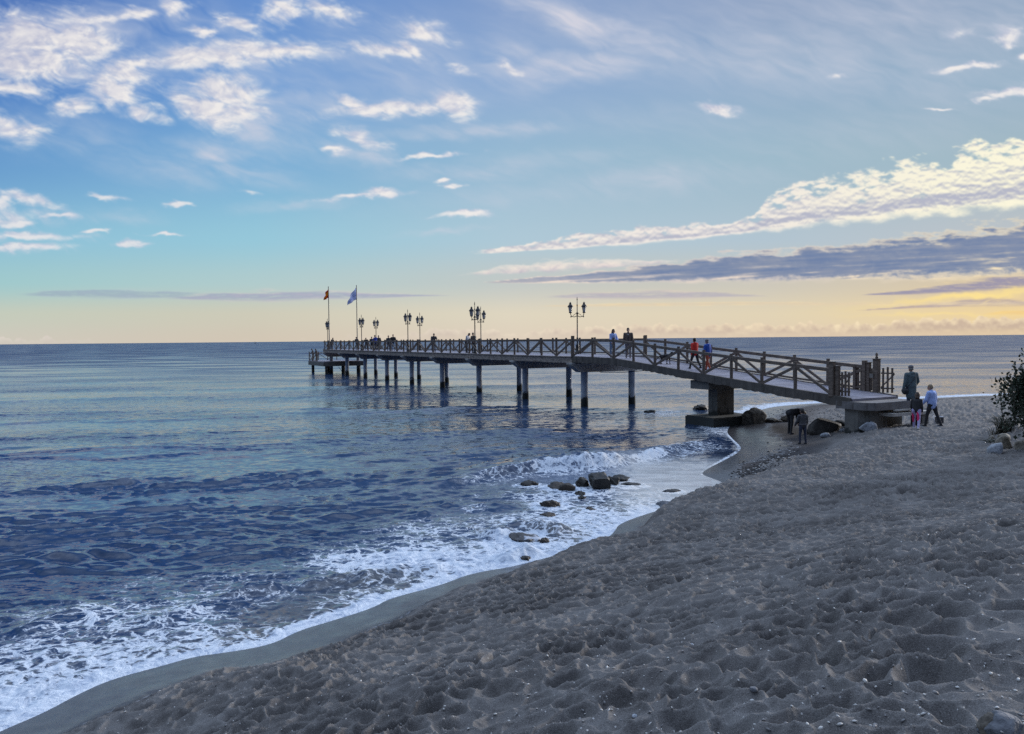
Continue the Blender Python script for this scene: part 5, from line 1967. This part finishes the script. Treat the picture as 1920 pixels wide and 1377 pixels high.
# on the pier, farther off
FAR = dict(vox=.024, fingers=False)
lean_rail = (((30, 14), (62, -6)), ((30, 14), (62, -6)))
far_list = [
    (813.5, -.35, 195, "lone dark dressed person leaning on the rail at mid pier", dict(h=1.74, lean=10, arms=lean_rail, head=(22, 0), top='charcoal', legs='navy', hair='dark')),
    (875, .35, 250, "person in a pale top looking down beside the second lamp post", dict(h=1.74, lean=14, arms=(((22, 8), (60, 0)),) * 2, head=(34, 0), top='light', legs='black', hair='brown')),
    (888.5, .1, 150, "person in brown and black with a dark backpack behind the second lamp post", dict(h=1.70, lean=6, arms=W_ARM and (((10, 10), (50, 0)),) * 2, head=(14, 0), top='brown', legs='black', hair='dark', backpack='black')),
    (729, .3, 170, "left one of two dark dressed people by the rail, arm stretched out", dict(h=1.66, lean=6, arms=(((70, 60), (80, 70)), ((12, 12), (40, 0))), top='charcoal', legs='navy', hair='dark')),
    (737.5, .2, 190, "right one of two dark dressed people standing by the rail", dict(h=1.76, lean=3, arms=(((8, 16), (30, 4)),) * 2, top='black', legs='denim', hair='dark')),
    (704.5, .4, 150, "person in a royal blue top in the crowd near the pier end", dict(h=1.76, lean=6, arms=(((20, 10), (70, 0)),) * 2, head=(16, 0), top='royal', legs='navy', hair='brown')),
    (710, .9, 210, "dark dressed person right behind the one in royal blue", dict(h=1.72, lean=4, arms=(((16, 12), (76, 0)),) * 2, top='black', legs='black', hair='dark')),
    (697.5, .3, 185, "dark dressed person just left of the one in royal blue", dict(h=1.60, lean=12, arms=lean_rail, head=(20, 0), top='charcoal', legs='black', hair='dark')),
    (687.5, .5, 180, "person stooping low over the rail near the pier end", dict(h=1.62, lean=34, hips=((20, 34), (16, 30)), arms=lean_rail, head=(10, 0), top='black', legs='black', hair='dark')),
    (669.5, .2, 160, "dark dressed person below the pale flag's pole", dict(h=1.60, lean=8, arms=lean_rail, head=(18, 0), top='charcoal', legs='black', hair='dark')),
    (617.5, .35, 240, "person leaning forward on the rail between lamp post and striped flag", dict(h=1.68, lean=36, arms=lean_rail, head=(-10, 0), top='black', legs='black', hair='dark')),
]
for px, t, deg, lb, kw in far_list:
    person(deck_at(px, t), face_to(deg), lb, group='people far out on the pier', **{**FAR, **kw})
for t, s, deg, lb in ((-1.15, 68.0, 100, "person at the outer corner of the low boat landing"), (-1.2, 65.6, 80, "person on the low boat landing close to the pier end")):
    q = PM @ Vector((t, s, LZ))
    person(q, face_to(deg), lb, 1.68, lean=12, arms=lean_rail, head=(20, 0), top='black', legs='black', hair='dark', group='people far out on the pier', **FAR)


# dark open boxes on the sand behind the walkers
def crate(px, py, w, h, lb, rz, handle):
    p_ = on_sand(px, py)
    root = empty('crate', p_, rz)
    b = MB()
    t = .02
    b.box((-w, -w * .8, 0), (w, w * .8, t))
    b.box((-w, -w * .8, t), (w, -w * .8 + t, h))
    b.box((-w, w * .8 - t, t), (w, w * .8, h))
    b.box((-w, -w * .8 + t, t), (-w + t, w * .8 - t, h))
    b.box((w - t, -w * .8 + t, t), (w, w * .8 - t, h))
    b.build('shell', C['charcoal'], root)
    b = MB()
    for q0, q1 in (((-w, -w * .8), (w, -w * .8)), ((w, -w * .8), (w, w * .8)), ((w, w * .8), (-w, w * .8)), ((-w, w * .8), (-w, -w * .8))):
        b.tube([(*q0, h + .008), (*q1, h + .008)], .016, 6)
    b.build('rim', C['white'], root)
    if handle:
        b = MB()
        b.tube([(handle * w, -.10, .0), (handle * (w + .10), -.10, .12), (handle * (w + .14), -.08, .36), (handle * (w + .06), 0, h + .03)], .016, 6)
        b.build('handle', C['white'], root)
    tag(root, lb, 'crate', 'dark boxes on the sand')


crate(1727, 794, .14, .28, "dark box with a pale rim between the child and the person in pale blue", R(10), 1)
crate(1761, 796, .13, .30, "dark box on the sand behind the right leg of the person in pale blue", R(-8), -1)
# ------------------------------------------------------------------ bush on the right
def leaf_mat(name, c, c2):
    def b(t, p, o):
        n = t.noise(t.obj(), 2.4, 3)
        m = t.noise(t.obj(), 30, 2)
        t.put(p.inputs['Base Color'], t.mix(t.math('ADD', t.step(n, .35, .65, 0, .6), t.step(m, .4, .65, 0, .4)), c, c2))
        p.inputs['Roughness'].default_value = .6
    return material(name, b)


M_leaf = leaf_mat('bush_leaves', (.020, .030, .020), (.055, .075, .042))
M_twig = solid('dry_twig', (.10, .085, .07), .85, .3, 30, .2)
bp = on_sand(2000, 834)
bush = empty('bush', bp)
tag(bush, "dense dark green bush with upright shoots at the right edge of the beach", 'bush')
rb = random.Random(8)
lf, st = MB(), MB()


def leaf_at(mb, p, dirv, s):
    dirv = dirv.normalized()
    side_ = dirv.cross(Vector((rb.gauss(0, 1), rb.gauss(0, 1), rb.gauss(0, 1)))).normalized()
    up_ = side_.cross(dirv)
    w = s * .34
    mb.add([p, p + dirv * s * .5 + side_ * w + up_ * w * .25, p + dirv * s, p + dirv * s * .5 - side_ * w + up_ * w * .25], [(0, 1, 2), (0, 2, 3)])


for k in range(26):          # stems
    a = rb.uniform(0, 6.28)
    el = rb.uniform(.7, 1.5)
    L = rb.uniform(1.2, 2.1)
    base = Vector((rb.gauss(0, .3), rb.gauss(0, .3), -.05))
    dv = Vector((math.cos(a) * math.cos(el), math.sin(a) * math.cos(el), math.sin(el)))
    st.tube([base + dv * L * i / 4 + Vector((rb.gauss(0, .05), rb.gauss(0, .05), 0)) for i in range(5)], [.032, .026, .02, .013, .006], 5)
for k in range(92):          # leafy clumps through the crown
    a, zz = rb.uniform(0, 6.28), rb.uniform(-.75, 1)
    rr_ = math.sqrt(max(0, 1 - zz * zz)) * rb.uniform(.55, 1.0)
    cc = Vector((1.30 * rr_ * math.cos(a), 1.2 * rr_ * math.sin(a), 1.12 + 1.12 * zz * rb.uniform(.75, 1.05)))
    cr = rb.uniform(.20, .36)
    for i in range(250):
        d_ = Vector((rb.gauss(0, 1), rb.gauss(0, 1), rb.gauss(0, 1)))
        p_ = cc + d_ * cr * .62
        if p_.z < .12:
            continue
        leaf_at(lf, p_, d_.normalized() * .7 + Vector((rb.gauss(0, .5), rb.gauss(0, .5), rb.gauss(.25, .5))), rb.uniform(.055, .125))
# upright shoots that stand clear of the crown
for px, py in ((1903, 678), (1914, 672), (1897, 700), (1922, 684), (1893, 722), (1884, 738)):
    tip = Vector(((px - CX) / FPX * bp.y, rb.uniform(-.25, .25), 0)) + Vector((0, bp.y, EYE - (py - 628) / FPX * bp.y)) - bp
    tip.y = rb.uniform(-.3, .3)
    foot = Vector((tip.x + .12, tip.y * .5, tip.z - 1.0))
    pts = [foot.lerp(tip, i / 4) + Vector((rb.gauss(0, .012), 0, 0)) for i in range(5)]
    st.tube(pts, [.014, .012, .010, .007, .004], 5)
    for i in range(62):
        q = rb.random()
        j = min(3, int(q * 4))
        c = pts[j].lerp(pts[j + 1], q * 4 - j)
        an = rb.uniform(0, 6.28)
        leaf_at(lf, c, Vector((math.cos(an), math.sin(an), rb.uniform(.1, .8))), rb.uniform(.05, .11) * (1.15 - .5 * q))
st.build('stem', M_twig, bush)
lf.build('foliage', M_leaf, bush)


def tuft(px, py, n, h, spread, mat, name, lb, cat):
    p = on_sand(px, py)
    root = empty(name, p)
    g = MB()
    for k in range(n):
        a = rb.uniform(0, 6.28)
        b_ = Vector((rb.gauss(0, spread * .25), rb.gauss(0, spread * .25), -.02))
        L = h * rb.uniform(.5, 1.1)
        out_ = spread * rb.uniform(.3, 1.1)
        m_ = b_ + Vector((math.cos(a) * out_ * .4, math.sin(a) * out_ * .4, L * .7))
        t_ = b_ + Vector((math.cos(a) * out_, math.sin(a) * out_, L * rb.uniform(.6, 1.0)))
        g.tube([b_, m_, t_], [.010, .007, .002], 4)
    g.build('blades' if 'grass' in name else 'twigs', mat, root)
    tag(root, lb, cat, 'plants beside the bush')


M_dry = solid('dry_grass', (.16, .14, .10), .85, .3, 20, 0)
M_dkgrass = solid('dark_grass', (.045, .050, .034), .85, .3, 20, 0)
tuft(1884, 812, 110, .60, .42, M_dkgrass, 'grass_tuft', "dark spiky grass tuft at the left foot of the bush", 'grass tuft')
tuft(1866, 818, 16, .38, .28, M_dry, 'grass_tuft', "sparse dry grass tuft beside the small pinkish stone", 'grass tuft')
tuft(1872, 790, 14, .28, .45, M_twig, 'dry_branch', "bare twiggy branch sticking out left of the bush", 'dry branch')
tuft(1862, 832, 60, .16, .35, M_dkgrass, 'grass_tuft', "low creeping green tuft next to the white faceted rock", 'grass tuft')

# ------------------------------------------------------------------ far boat
bt = at(478, 644.6, 0)
boat = empty('sailing_boat', bt)
tag(boat, "tiny sailing boat on the horizon at the left", 'boat')
K = bt.y / FPX
mb = MB()
mb.prism([(-1.8 * K, .55 * K), (-1.3 * K, -.2 * K), (1.4 * K, -.2 * K), (1.9 * K, .5 * K)], -.4 * K, .4 * K, 1)
mb.build('hull', M_iron, boat)
mb = MB()
mb.tube([(0, 0, .3 * K), (0, 0, 4.4 * K)], .07 * K, 6)
mb.build('mast', M_iron, boat)
mb = MB()
mb.prism([(.1 * K, .8 * K), (1.3 * K, .8 * K), (.1 * K, 4.2 * K)], -.04 * K, .04 * K, 1)
mb.build('sail', solid('grey_sail', (.3, .3, .32), .8, .1, 1, 0), boat)
